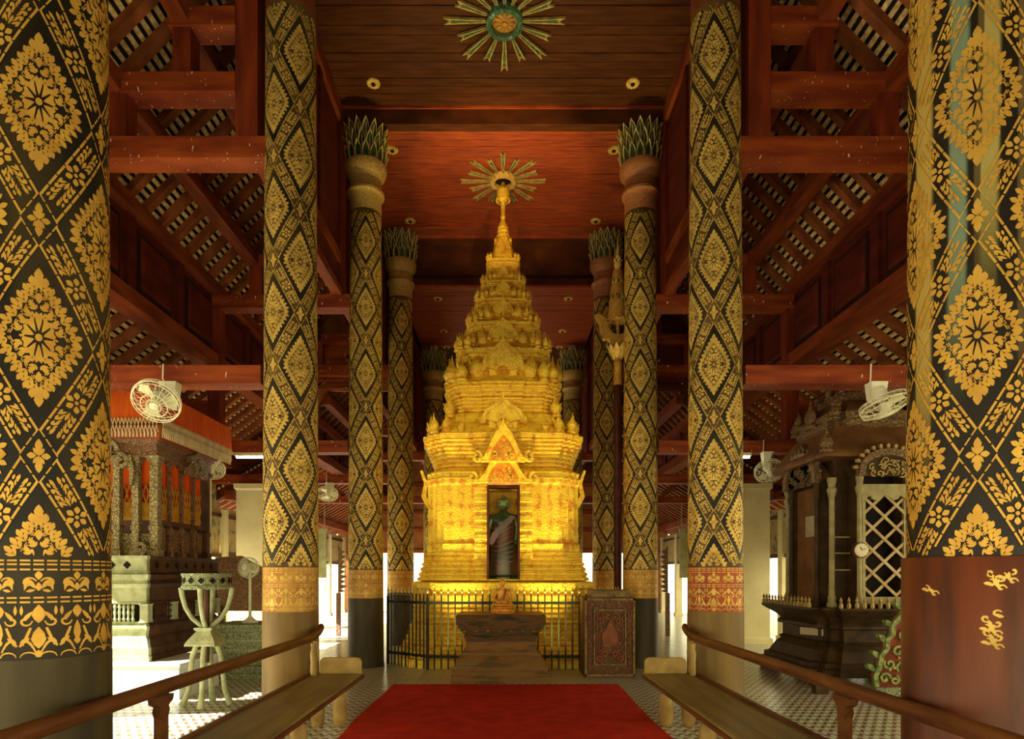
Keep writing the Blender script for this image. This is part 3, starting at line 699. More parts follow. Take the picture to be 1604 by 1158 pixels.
column('third gilded column on the throne side with green and gold lotus-petal capital', -2.25, 10.05, face(-2.25,10.05,0), 'lacquer_brown', 'gilt', 'band_gold', 'base_dark', 'gilt', 'neck_gold')
column('third gilded column on the shrine side with lotus capital over a reddish neck', 2.25, 10.05, face(2.25,10.05,0), 'lacquer_brown', 'gilt', 'band_gold', 'base_dark', 'gilt', 'neck_red')
column('fourth gilded column on the throne side beside the golden shrine, lotus capital', -2.2, 13.15, face(-2.2,13.15,.1), 'lacquer_brown', 'gilt', 'band_gold', 'base_dark', 'gilt', 'neck_gold')
column('fourth gilded column on the shrine side behind the tiered umbrella, lotus capital', 2.2, 13.15, face(2.2,13.15,.1), 'lacquer_brown', 'gilt', 'band_gold', 'base_dark', 'gilt', 'neck_red')
ME5 = B().lathe([(.285,0),(.25,6.35)], 40).mesh('shaft', M['lacquer_brown'], .6); N5 = top_meshes(-1.05).mesh('neck', M['neck_gold'], .5); G5 = gild_cells(1.58, 6.3, 1.5).mesh('gilding', M['gilt'])
for sx in (-1, 1):
    c = thing('column', 'farthest gilded column with lotus capital, half hidden beyond the golden shrine on the %s side' % SIDE[sx], 'column', (sx*1.94, 17.1, 0), 'gilded nave columns', 0, 'thing')
    link('shaft', ME5, c); link('neck', N5, c); link('gilding', G5, c)['kind'] = 'stuff'; capital(c, -1.05)
sg_ = B()
gg = Gild(.5, 1.57)
for (u, v, n_) in ((.045,1.27,5),(.05,1.21,4),(.06,1.47,4),(.10,1.50,3),(-.17,1.44,2)):
    for k in range(n_): gg.stroke([(u+x, v+y) for x, y in spiral(.018*(-1)**k, .022*k-.03, .018, .9, k*1.7, (-1)**k, 7)], .010); gg.leaf(u+.012*(-1)**k, v+.02*k-.03, 2.1+k, .03, .016)
gg.b.v = [(x*1.065, y*1.065, z) for x, y, z in gg.b.v]
for o in list(COL.objects):
    if o.type == 'EMPTY' and 'streaked' in str(o.get('label', '')): tag(obj('gold_scraps', gg.b, M['gilt'], o), kind='stuff')
# worn scraps of gold left on the red-brown foot of the right front column
# ---------------------------------------------------------------- ceiling rosettes and sunbursts
rb = B().lathe([(.0005,-.045),(.028,-.04),(.035,-.02)], 12, m=1)
for k in range(12): rb.lathe([(.0005,-.028),(.022,-.02),(.026,0)], 6, (.082*math.cos(k*pi/6), .082*math.sin(k*pi/6), 0))
rb.lathe([(.085,-.02),(.085,0)], 20)
ME_ros = rb.mesh('ceiling_rosette', (M['rosette'], M['dark']))
for (x, y, z, lab) in ((2.0,9.45,9.08,'front ceiling bay near the capital'), (1.92,10.62,8.86,'lit ceiling bay just past the cross beam'), (1.93,12.75,8.86,'lit ceiling bay before the step'),
                  (1.51,14.2,7.9,'far low ceiling just past the step'), (1.56,16.1,7.9,'far low ceiling, middle row'), (1.59,17.25,7.9,'far low ceiling, last row')):
    for sx in (-1, 1):
        tag(link('ceiling_rosette', ME_ros, None, (sx*x, y, z)), 'small gold rosette on the %s, %s side' % (lab, SIDE[sx]), 'rosette', 'gold ceiling rosettes')
def ray_mesh(L, r0, w0, w1):
    b = B(); tip = .16*L
    poly = [(r0, -w0), (r0+L-tip*.0, -w1), (r0+L-tip, 0), (r0+L, w1), (r0, w0)]
    inn = [(r0+.01, -w0*.45), (r0+L-tip*.95, -w1*.5), (r0+L-tip*1.15, 0), (r0+L-tip*.95, w1*.5), (r0+.01, w0*.45)]
    for i in range(5):
        j = (i+1) % 5; b.prism([poly[i], poly[j], inn[j], inn[i]], 0, .035, (0,0,-.045), (1,0,0), (0,1,0))
    b.prism(inn, 0, .02, (0,0,-.03), (1,0,0), (0,1,0), 1)
    return b.mesh('ray', (M['petal_rim'], M['glass_green']))
def sunburst(label, x, y, z, R, mid):
    s = thing('ceiling_sunburst', label, 'sunburst ornament', (x, y, z), 'ceiling sunbursts')
    long_, short = ray_mesh(R*.68, R*.31, .018, .050), ray_mesh(R*.52, R*.31, .017, .048)
    for k in range(16): link('ray', (long_, short)[k % 2], s, (0,0,0), k*pi/8)
    if mid == 'sun':
        obj('rim', B().lathe([(.18,-.02),(.18,-.10),(.21,-.12),(.25,-.10),(.265,-.04),(.265,0)], 40), M['glass_green'], s, .6)
        f = obj('sun_disc', B().lathe([(.0005,-.07),(.10,-.065),(.175,-.04),(.18,-.01)], 32), M['sunface'], s, .7)
        d = B()
        for k in range(10): d.prism(leafpoly(.045*math.cos(k*pi/5), .045*math.sin(k*pi/5), k*pi/5, .10, .045), 0, .02, (0,0,-.075), (1,0,0), (0,1,0))
        d.lathe([(.0005,-.10),(.035,-.09),(.045,-.05)], 12)
        obj('disc_relief', d, M['sunface'], f)
    else:
        obj('rim', B().lathe([(.155,0),(.155,-.07),(.17,-.085),(.235,-.075),(.25,-.03),(.25,0)], 40), M['rosette'], s, .6)
        obj('hollow', B().lathe([(.0005,-.01),(.155,-.012)], 32), M['dark'], s)
sunburst('big ceiling sunburst with green-rimmed gold disc, at the top edge, nearest the entrance', .02, 8.35, 9.075, .84, 'sun')
sunburst('ceiling sunburst with yellow ring above the tip of the golden shrine', 0, 11.42, 8.855, .80, 'ring')
# ---------------------------------------------------------------- the golden shrine (ku)
YC = 11.5
def CS(y, hw):                     # silhouette in the photograph -> height and half size of a square tier round YC
    k = hw/960; s = YC*k/(1+k); return 1.5+(900-y)*(YC-s)/960, s
QC = [(1,.76),(.93,.76),(.93,.85),(.86,.85),(.86,.93),(.77,.93),(.77,1)]
def redent(s, z, porch=.04):
    q = [(1+porch,-.36),(1+porch,.36),(1,.36)] + QC + [(.36,1)]
    L = []
    for k in range(4):
        c, n = ((1,0),(0,1),(-1,0),(0,-1))[k]
        for x, y in q: L.append((s*(x*c-y*n), s*(x*n+y*c), z))
    return L
chedi = thing('golden_shrine', 'tall golden tiered shrine tower standing behind the iron fence', 'shrine', (0, YC, 0))
def tier(name, prof, mat='gold', porch=.04, parent=None):
    b = B().rings([redent(s, z, porch) for z, s in prof])
    return obj(name, b, M[mat], parent or chedi)
def ridges(y0, h0, y1, h1, n, d):       # n rounded courses between two heights
    out = []
    for k in range(n):
        for t, e in ((.06,-d),(.22,d),(.70,d),(.86,-d)):
            q = (k+t)/n; out.append(CS(y0+(y1-y0)*q, h0+(h1-h0)*q+e))
    return out
z0 = CS(1042, 174)[1]
pl = [(0, z0)] + [CS(1035,174)] + ridges(1034,172,1012,164,3,1.6) + ridges(1012,160,978,149,4,1.6) + ridges(978,146,944,145,4,2.2)
pl = [p for p in pl if p[0] >= 0]
pl.sort(key=lambda p: p[0]); tier('plinth', pl)
tier('platform', [CS(944,149), CS(934,149), CS(932,145), CS(924,145), CS(922,149), CS(914,149), CS(912,145)])
lb = B().rings([redent(s, z) for z, s in ridges(911,139,863,123,6,1.4)])
EY = YC-CS(800,123)[1]
zb0, zb1 = CS(866,123)[0], CS(739,123)[0]
bp_ = [CS(866,122), CS(852,124), CS(850,121), CS(760,121), CS(756,124), CS(748,125), CS(746,121), CS(739,123), CS(732,106)]
body = B().rings([redent(s, z) for z, s in bp_])
nx0, nx1, nz0, nz1 = -.235, .245, 1.42, 2.93
body = cut(body, B().box(nx0, nx1, -1.9, -.78, nz0, nz1))
obj('body', body, M['gold_body'], chedi)
obj('lotus_base', cut(lb, B().box(nx0, nx1, -1.9, -.78, nz0, nz1)), M['gold'], chedi)
tier('cornice', [CS(734,105)] + ridges(732,107,686,126,7,1.5) + [CS(685,129), CS(678,129), CS(677,125)])
def niche(parent, w_, h_, y, z, mat='gold'):
    """small arched niche with a double leaf gable, facing -Y"""
    g = B()
    for s in (-1, 1): g.rect(min(s*w_*.17, s*w_*.38), max(s*w_*.17, s*w_*.38), .015, .10, [(0,.012),(h_*.05,.012),(h_*.06,0),(h_*.34,0),(h_*.36,.01),(h_*.40,.01)])
    n = 8
    outer = [(-w_*.55*math.cos(pi*k/n)*(1-.12*math.sin(pi*k/n)), h_*(.40+.45*math.sin(pi*k/n)+(.15 if k == n//2 else 0))) for k in range(n+1)]
    inner = [(-w_*.15*math.cos(pi*k/n), h_*(.30+.12*math.sin(pi*k/n))) for k in range(n+1)]
    g.strip(outer, inner, -.10, .03, (0,0,0), (1,0,0), (0,0,1)); g.strip([(x*1.05, v*1.04) for x, v in outer], [(x*.90, v*.93) for x, v in outer], -.05, .05, (0,0,0), (1,0,0), (0,0,1))
    g.box(-w_*.03, w_*.03, -.02, .06, h_*.95, h_*1.22); g.box(-w_*.52, w_*.52, .085, .16, 0, h_*.62)
    for s in (-1, 1): g.sphere((s*w_*.55, .03, h_*.40), w_*.13, 8, 5)
    o = obj('niche', g, M[mat], parent, loc=(0, y, z))
    obj('niche_hollow', B().box(-w_*.155, w_*.155, .06, .08, 0, h_*.36), M['statue_gold'], o)
    return o
FL = B().lathe([(.30,0),(.36,.10),(.26,.22),(.34,.34),(.40,.48),(.32,.66),(.16,.84),(.05,1.08),(.02,1.3)], 12)
for s in (-1, 1): FL.prism([(0,.25),(.25,.42),(.42,.78),(.30,.70),(.16,.62)], -.06, .06, (0,0,0), (s*.7,-.7,0), (0,0,1))
ME_fin = FL.mesh('corner_finial', M['gold'], .9)
def corners(parent, s, z, size, offs=((.97,.74),(.90,.90),(.74,.97))):
    for sx in (-1, 1):
        for sy in (-1, 1):
            for a, c in offs:
                o = link('corner_finial', ME_fin, parent, (sx*s*a, sy*s*c, z), sc=(size*1.15, size*1.15, size*1.45)); o.rotation_euler = (random.uniform(-.05,.05), random.uniform(-.08,.08), random.uniform(0, 6))
def roof_tier(prof, nic=None, cor=None):
    t = tier('roof_tier', prof)
    if nic: niche(t, *nic)
    for c in cor or (): corners(t, *c)
    return t
z, s = CS(677,120); t1 = roof_tier([CS(677,117), CS(672,112), CS(660,98), CS(649,92), CS(647,86)], None, [(s, z, .19), (s*1.0, z, .13, ((.98,.55),(.55,.98)))])
corners(t1, CS(650,98)[1], CS(652,98)[0], .24, ((.86,.86),))
t = roof_tier([CS(648,84)] + ridges(646,81,622,83,4,1.2) + ridges(622,85,602,92,3,1.2) + [CS(601,94), CS(598,94), CS(597,88)])
FK = ((.97,.74),(.90,.90),(.74,.97))
def tower(y0, y1, h0, hn, h1, nic, q):
    """one storey: sloping roof up to a recessed neck, then flaring cornice and slab; niches and corner towers on the ledge"""
    d = y0-y1
    pr = [CS(y0,h0), CS(y0-.10*d,h0-.45*(h0-hn)), CS(y0-.28*d,hn+.18*(h0-hn)), CS(y0-.32*d,hn), CS(y0-.46*d,hn)] + ridges(y0-.48*d, hn, y0-.80*d, hn+.75*(h1-hn), 3, .9) + [CS(y0-.82*d,h1), CS(y0-.95*d,h1), CS(y0-.97*d,h1-.16*h1)]
    t = roof_tier(pr, (nic[0], nic[1], -CS(y0,hn+.45*(h0-hn))[1]-.04, CS(y0,h0)[0]-.01))
    corners(t, CS(y0,h0-2)[1], CS(y0,h0)[0], q)
    corners(t, CS(y0,h0-2)[1]*.86, CS(y0,h0)[0], q*1.45, ((.92,.56),(.56,.92)))
    corners(t, CS(y1,h1)[1], CS(y0-.95*d,h1)[0], q*.62)
    return t
tower(598, 542, 90, 60, 75, (.64,.78), .26)
tower(542, 501, 68, 45, 58, (.44,.52), .17)
tower(501, 465, 51, 33, 44, (.34,.40), .17)
tower(465, 437, 38, 25, 35, (.25,.30), .12)
tower(437, 402, 30, 20, 26, (.18,.24), .10)
def CC(y, hw): return hw*YC/960*.99, 1.5+(900-y)*YC*.985/960
zb = CS(401,20)[0]-.02
def zz_(y): return zb + (401-y)*(8.10-zb)/(401-335) if y >= 335 else 8.10 + (335-y)*(8.74-8.10)/(335-290)
obj('bell', B().lathe([(.24,zz_(401)),(.235,zz_(396)),(.205,zz_(385)),(.17,zz_(375)),(.145,zz_(369))], 8), M['gold'], chedi)
for k in range(8):
    a = k*pi/4+pi/8; o = link('corner_finial', ME_fin, chedi, (.15*math.cos(a), .15*math.sin(a), zz_(369)), sc=.075)
for k, (y, r) in enumerate(((366,.13),(359,.12),(352,.11),(346,.10))):
    obj('spire_ring', B().lathe([(r*.7,zz_(y)-.02),(r,zz_(y)+.01),(r,zz_(y)+.035),(r*.7,zz_(y)+.07)], 16), M['gold'], chedi, .7)
obj('spire', B().lathe([(.09,zz_(369)),(.08,zz_(346)),(.085,zz_(340)),(.05,zz_(334)),(.035,zz_(331)),(.05,zz_(329)),(.04,zz_(326)),(.045,zz_(318)),(.04,8.4),(.05,8.46),(.10,8.52),(.115,8.56),(.12,8.70),(.09,8.72),(.04,8.80),(.03,8.855)], 16), M['gold'], chedi, .7)
nb = B()
for k in range(12): nb.sphere((.125*math.cos(k*pi/6), .125*math.sin(k*pi/6), 8.52), .022, 6, 4)
tag(obj('bell_tassels', nb, M['gold'], chedi), kind='stuff')
# doorway: frame, pilasters and two ogee gables
F = EY-YC-.05
dr = obj('door_frame', B().box(nx0-.03, nx0+.005, -1.53, F+.15, nz0, nz1).box(nx1-.005, nx1+.03, -1.53, F+.15, nz0, nz1).box(nx0-.035, nx1+.035, F-.02, F+.15, nz1, nz1+.07), M['pole_red'], chedi)
obj('lintel', B().box(nx0-.04, nx1+.04, F-.05, F+.05, nz1+.05, nz1+.10), M['rosette'], chedi)
for s in (-1, 1):
    c = (nx0+nx1)/2+s*.37
    obj('pilaster', B().rect(c-.10, c+.10, F-.05, F+.15, [(1.44,.02),(1.50,.02),(1.52,0)] + [(1.6+k*.155+d, o) for k in range(9) for d, o in ((0,0),(.02,.012),(.09,.012),(.11,0))] + [(3.0,.0),(3.02,.03),(3.08,.03)]), M['gold'], chedi)
def ogee(w_, h_, n=9):
    L = []
    for k in range(-n, n+1):
        t = k/n; a = abs(t)
        L.append((t*w_, h_*(.86*(.5+.5*math.cos(pi*a))**.85 + .14*(1-a)**5)))
    return L
def gable(z, w_, h_, th, y, dep, flames):
    half = [(1.12,.04),(1,0),(.84,.03),(.70,.11),(.57,.28),(.42,.55),(.26,.78),(.12,.92),(.05,1.0)]
    hin = [(.60,.0),(.60,0.001),(.56,.02),(.53,.08),(.47,.22),(.36,.42),(.23,.58),(.10,.70),(.03,.745)]
    out = [(-x*w_, v*h_) for x, v in half] + [(0, h_*1.16)] + [(x*w_, v*h_) for x, v in reversed(half)]
    inn = [(-x*w_, v*h_) for x, v in hin] + [(0, h_*.78)] + [(x*w_, v*h_) for x, v in reversed(hin)]
    cx = (nx0+nx1)/2
    g = obj('gable', B().strip(out, inn, 0, dep, (cx, y, z), (1,0,0), (0,0,1)), M['gold'], chedi)
    obj('gable_rim', B().strip([(x*1.06, v*1.06) for x, v in out], [(x*.95, v*.95) for x, v in out], dep*.7, dep*1.25, (cx, y, z), (1,0,0), (0,0,1)), M['gold'], g)
    tp = obj('tympanum', B().prism([(x, max(v, 0)) for x, v in inn], 0, dep*.45, (cx, y, z), (1,0,0), (0,0,1)), M['statue_gold'], g)
    rl = B()
    for k in range(26):
        x = random.uniform(-.42, .42)*w_; v = random.uniform(.05, .62)*h_*(1-1.5*abs(x)/w_)
        rl.stroke(spiral(x, v, .028, .8, random.uniform(0,6), random.choice((-1,1)), 7), .014, dep*.4, dep*.75, (cx, y, z), (1,0,0), (0,0,1))
    tag(obj('scroll_relief', rl, M['gold'], g), kind='stuff')
    for k in range(flames):
        t = (k+.5)/flames*2-1; i = min(range(len(out)), key=lambda q: abs(out[q][0]-t*w_)); x, v = out[i]
        o = link('flame_leaf', ME_fin, g, (cx+x*1.04, y-dep*.5, z+v*1.03), sc=.10 if abs(t) > .2 else .15)
    for s in (-1, 1): obj('gable_scroll', B().stroke(spiral(0, 0, .09, 1.1, pi/2, s, 12), .045, 0, dep*1.1, (cx+s*w_*1.02, y, z+.06), (1,0,0), (0,0,1)), M['gold'], g)
    return g
gable(3.02, .50, .50, .1, F-.03, .10, 9)
gable(3.33, .42, .56, .1, F-.22, .10, 8)
obj('gable_block', B().prism([(x, max(v,0)) for x, v in ogee(.36,.46)], -.34, 0, (0, F-.22, 3.33), (1,0,0), (0,0,1)), M['gold'], chedi)
niche(t1, .62, .55, -CS(672,112)[1]-.05, CS(677,117)[0])
for sx in (-1, 1):
    for q in (-1, 1): obj('corner_bracket', B().stroke([(0,0),(.10,.18),(.06,.40),(.14,.62)], [.10,.08,.06,.04], -.05, .05, (sx*1.27, q*.9, CS(790,123)[0]), (sx,0,0), (0,0,1)), M['gold'], chedi)

# ---------------------------------------------------------------- standing image inside the doorway
def buddha_head(b, c, r, m=0):
    x, y, z = c
    h = B().lathe([(.001,-1.15),(.34,-1.08),(.62,-.80),(.80,-.35),(.86,.10),(.80,.55),(.58,.86),(.36,1.0),(.34,1.12),(.24,1.34),(.08,1.5),(.05,1.75),(.001,1.95)], 16, sy=.95)
    h.prism([(-.10,.15),(.10,.15),(.15,-.28),(0,-.34),(-.15,-.28)], .70, 1.0, (0,0,0), (1,0,0), (0,0,1))
    for s in (-1, 1):
        h.sphere((s*.34,-.74,.12), .15, 8, 5, sz=.45); h.prism([(0,.30),(.10,.2),(.10,-.75),(-.03,-.80)], -.06, .06, (s*.84,0,0), (0,1,0), (0,0,1))
        h.stroke([(s*.12,.30),(s*.36,.42),(s*.58,.28)], .07, .76, .86, (0,0,0), (1,0,0), (0,0,1))
    h.sphere((0,-.70,-.56), .22, 8, 5, sz=.4)
    b.ext(h.xf(Matrix.Translation(c) @ Matrix.Scale(r, 4)))
    return b
st = thing('standing_buddha', 'dark bronze robed standing image inside the golden doorway', 'statue', (.005, YC-1.08, 1.42))
st.scale = (1.38, 1.0, .94)
bod = skin([(0,0,.74,.12,.085),(0,0,.95,.105,.075),(0,-.01,1.10,.13,.08),(0,0,1.20,.05,.05),(0,0,1.28,.045,.045),
            (.14,0,1.13,.05,.05),(.175,0,.93,.038,.038),(.16,-.06,.76,.028,.028),(.155,-.08,.68,.024,.03),
            (-.14,0,1.13,.05,.05),(-.18,0,.93,.038,.038),(-.17,-.01,.72,.028,.028),(-.165,-.02,.63,.024,.03),
            (.06,0,.60,.07,.07),(.06,0,.32,.05,.05),(.06,0,.07,.04,.04),(.07,-.09,.04,.035,.025),
            (-.06,0,.60,.07,.07),(-.06,0,.32,.05,.05),(-.06,0,.07,.04,.04),(-.07,-.09,.04,.035,.025)],
           [(0,1),(1,2),(2,3),(3,4),(2,5),(5,6),(6,7),(7,8),(2,9),(9,10),(10,11),(11,12),(0,13),(13,14),(14,15),(15,16),(0,17),(17,18),(18,19),(19,20)])
for sx in (-1, 1):
    for k in range(4): bod.tube([(sx*(.155+.006)+(k-1.5)*.013*1.0, -.085 if sx > 0 else -.025, .67 if sx > 0 else .62), (sx*.16+(k-1.5)*.014, -.095 if sx > 0 else -.03, (.63 if sx > 0 else .58)-.008*(k in (1,2)))], .007, 5)
    bod.tube([(sx*.14,-.09 if sx > 0 else -.03,.69 if sx > 0 else .64),(sx*.13,-.10 if sx > 0 else -.04,.655 if sx > 0 else .605)], .008, 5)
nb0 = len(bod.f); buddha_head(bod, (0,-.01,1.355), .098); bod.m = [0]*nb0+[1]*(len(bod.f)-nb0)
obj('figure', bod, (M['bronze'], M['bronze_face']), st, 1.0)
rb_ = B().rings([[(rx*math.cos(2*pi*k/20)*(1+.04*math.sin(5*k)), ry*math.sin(2*pi*k/20), z) for k in range(20)] for z, rx, ry in ((.06,.20,.12),(.10,.205,.125),(.45,.17,.11),(.70,.155,.105),(.92,.14,.095),(1.02,.15,.10))])
for k in range(9): rb_.tube([(.13-.02*k if k < 4 else .12, -.10, 1.04-.09*k), (-.02-.01*k, -.125, .92-.085*k), (-.15, -.10, .90-.075*k)], .010, 5)
obj('robe', rb_, M['robe'], st, 1.0)
obj('sash', B().stroke([(.12,1.13),(.02,.98),(-.10,.80),(-.16,.62)], [.07,.09,.09,.06], .085, .125, (0,0,0), (1,0,0), (0,0,1)), M['robe'], st)
obj('pedestal', B().lathe([(.21,0),(.21,.03),(.18,.045),(.20,.07)], 16, sy=.8), M['bronze'], st)

# ---------------------------------------------------------------- iron fence
fe = thing('iron_fence', 'black iron fence with gilded spear tips before the golden shrine', 'fence', (0, 9.7, 0))
FP = [(-1.93,10.28),(-1.19,9.66),(1.42,9.66),(1.93,10.28)]
bar = B().box(-.011,.011,-.011,.011,0,1.19).mesh('bar', M['iron'])
tip = B().lathe([(.008,1.19),(.022,1.225),(.002,1.30)], 6); tip.box(-.022,.022,-.006,.006,1.165,1.178); tip = tip.mesh('spear_tip', M['iron_tip'])
for a, c in zip(FP, FP[1:]):
    d = Vector((c[0]-a[0], c[1]-a[1], 0)); n = max(2, int(d.length/(.108 if abs(d.y) < .1 else .085)))
    for k in range(n+(c == FP[-1])):
        p = Vector((a[0], a[1], 0))+d*k/n
        o = link('bar', bar, fe, (p.x, p.y-9.7, 0)); link('spear_tip', tip, o)
    u = d.normalized(); w_ = Vector((-u.y, u.x, 0)); ctr = Vector(((a[0]+c[0])/2, (a[1]+c[1])/2-9.7, 0))
    for z in (.20, 1.05): b = B(); obox(b, ctr+Vector((0,0,z)), u*d.length/2, w_*.012, Vector((0,0,.022))); obj('rail', b, M['iron'], fe)
for a in FP: obj('post', B().box(a[0]-.022, a[0]+.022, a[1]-9.722, a[1]-9.678, 0, 1.14), M['iron'], fe)

# ---------------------------------------------------------------- altar pedestal with its seated image
al = thing('altar_pedestal', 'dark weathered altar pedestal with spreading foot at the head of the red carpet', 'altar', (-.03, 9.0, 0))
hw = .62
obj('top_slab', B().rect(-hw, hw, -.50, .42, [(.795,0),(.80,.004),(.925,.004),(.93,0)]), M['altar'], al)
obj('top_face', B().rect(-hw+.01, hw-.01, -.49, .41, [(.928,0),(.936,-.01)]), M['altar_top'], al)
obj('corbel', B().rect(-hw, hw, -.50, .42, [(.55,-.12),(.60,-.12),(.601,-.10),(.635,-.10),(.636,-.12),(.66,-.12),(.661,-.085),(.70,-.085),(.701,-.055),(.745,-.055),(.746,-.02),(.80,-.02)]), M['altar'], al)
obj('waist', B().rect(-hw, hw, -.50, .42, [(.40,-.10),(.43,-.12),(.56,-.13)]), M['altar_foot'], al)
obj('foot', B().rect(-hw, hw, -.50, .42, [(.0,.07),(.09,.07),(.091,.05),(.16,.05),(.161,.03),(.23,.03),(.231,.01),(.27,.0),(.33,-.04),(.36,-.065),(.361,-.08),(.40,-.08)]), M['altar_foot'], al)
fx = B()
for k in range(7): fx.lathe([(.02,0),(.02,.02),(.0005,.025)], 6, (-.5+k*.16, -.515, .70))
tag(obj('boss_row', fx, M['stele_edge'], al), kind='stuff')
sb = thing('seated_buddha', 'small orange-gold seated image on the altar pedestal', 'statue', (-.01, 8.86, .936))
obj('lotus_base', B().lathe([(.17,0),(.175,.02),(.14,.04),(.135,.06),(.165,.085),(.16,.10)], 20, sy=.75), M['statue_gold'], sb, .7)
bd = skin([(0,.02,.15,.07,.055),(0,.02,.24,.055,.045),(0,.015,.31,.075,.05),(0,.01,.37,.028,.028),(0,.005,.40,.026,.026),
           (.085,.01,.315,.03,.03),(.125,0,.22,.023,.023),(.105,-.06,.155,.018,.018),(.11,-.085,.125,.016,.016),
           (-.085,.01,.315,.03,.03),(-.125,0,.22,.023,.023),(-.06,-.07,.165,.018,.018),(-.01,-.085,.16,.016,.014),
           (.12,-.03,.135,.042,.036),(.14,-.07,.13,.034,.028),(0,-.11,.125,.028,.022),(-.08,-.10,.125,.02,.018),
           (-.12,-.03,.135,.042,.036),(-.14,-.07,.125,.034,.028),(.03,-.10,.14,.026,.02)],
          [(0,1),(1,2),(2,3),(3,4),(2,5),(5,6),(6,7),(7,8),(2,9),(9,10),(10,11),(11,12),(0,13),(13,14),(14,15),(15,16),(0,17),(17,18),(18,19)])
for k in range(4): bd.tube([(.098+.008*k,-.09,.125),(.10+.008*k,-.10,.105)], .0045, 5); bd.tube([(-.012,-.088+.006*k-.008,.162),(.022,-.09+.006*k-.008,.163)], .0045, 5)
buddha_head(bd, (0,0,.442), .050)
obj('figure', bd, M['statue_gold'], sb, 1.0)
obj('sash', B().stroke([(.055,.345),(.03,.27),(.01,.20)], .035, .055, .075, (0,.02,0), (1,0,0), (0,0,1)), M['altar_top'], sb)

# ---------------------------------------------------------------- carved stele box
se = thing('carved_stele', 'tall reddish-brown carved stone chest standing before the fence on the shrine side', 'stele', (1.55, 9.2, 0))
obj('block', B().rect(-.365, .365, -.31, .30, [(0,.0),(.03,.0),(.04,-.01),(1.13,-.01),(1.14,.004),(1.16,.004)]), M['stele'], se)
fr = B()
for x0, x1, z0_, z1_ in ((-.365,-.335,.02,1.15),(.335,.365,.02,1.15),(-.365,.365,1.12,1.15),(-.365,.365,.02,.05),(-.235,-.215,.20,.98),(.215,.235,.20,.98),(-.235,.235,.97,.99),(-.235,.235,.18,.20)):
    fr.box(x0, x1, -.322, -.30, z0_, z1_)
obj('border', fr, M['stele_edge'], se)
rl = B()
for sx in (-1, 1):
    for k in range(9):
        rl.stroke(spiral(sx*.285, .12+k*.115, .036, 1.0, k, sx*(-1)**k, 8), .013, .31, .325, (0,0,0), (1,0,0), (0,0,1))
    for (x, z) in ((.13,.82),(.09,.66),(.14,.42),(.08,.34),(.15,.27),(.07,.9)):
        rl.stroke(spiral(sx*x, z, .055, 1.2, 1.5-sx*1.5, sx, 10), .018, .31, .328, (0,0,0), (1,0,0), (0,0,1))
    for k in range(12): rl.box(sx*.18, sx*.20, -.325, -.31, .26+k*.055, .285+k*.055)
rl.prism([(-.10,.46),(.10,.46),(.12,.60),(.05,.74),(0,.84),(-.05,.74),(-.12,.60)], .30, .325, (0,0,0), (1,0,0), (0,0,1))
tag(obj('scroll_relief', rl, M['altar_top'], se), kind='stuff')
obj('cap_block', B().rect(-.25, .30, -.18, .22, [(1.16,0),(1.18,.01),(1.26,.01),(1.27,-.005)]), M['stele_edge'], se)

# ---------------------------------------------------------------- red carpet
cb = B(); nx, ny = 24, 40; y0_, y1_ = .2, 8.30
vs = []; random.seed(3)
for j in range(ny+1):
    for i in range(nx+1):
        x = -1.50+3.04*i/nx; y = y0_+(y1_-y0_)*j/ny
        vs.append((x+.015*math.sin(y*1.7)*(i in (0,nx)), y, .012+.006*math.sin(x*3.1+y*5)*math.sin(y*2.3)+.010*max(0, math.sin(y*4.4+x*1.5)-.9)*8*.5))
cb.add(vs, [(j*(nx+1)+i, j*(nx+1)+i+1, (j+1)*(nx+1)+i+1, (j+1)*(nx+1)+i) for j in range(ny) for i in range(nx)])
nv = len(vs); low = [(p[0], p[1], .003) for p in vs]
edge = [i for i in range(nx+1)] + [j*(nx+1)+nx for j in range(1, ny+1)] + [ny*(nx+1)+i for i in range(nx-1, -1, -1)] + [j*(nx+1) for j in range(ny-1, 0, -1)]
base_i = len(cb.v); cb.v += [low[i] for i in edge]
for k in range(len(edge)):
    q = (k+1) % len(edge); cb.f.append((edge[k], base_i+k, base_i+q, edge[q])); cb.m.append(0)
tag(obj('red_carpet', cb, M['carpet'], None, 1.2), 'long red carpet running down the middle to the altar', 'carpet')

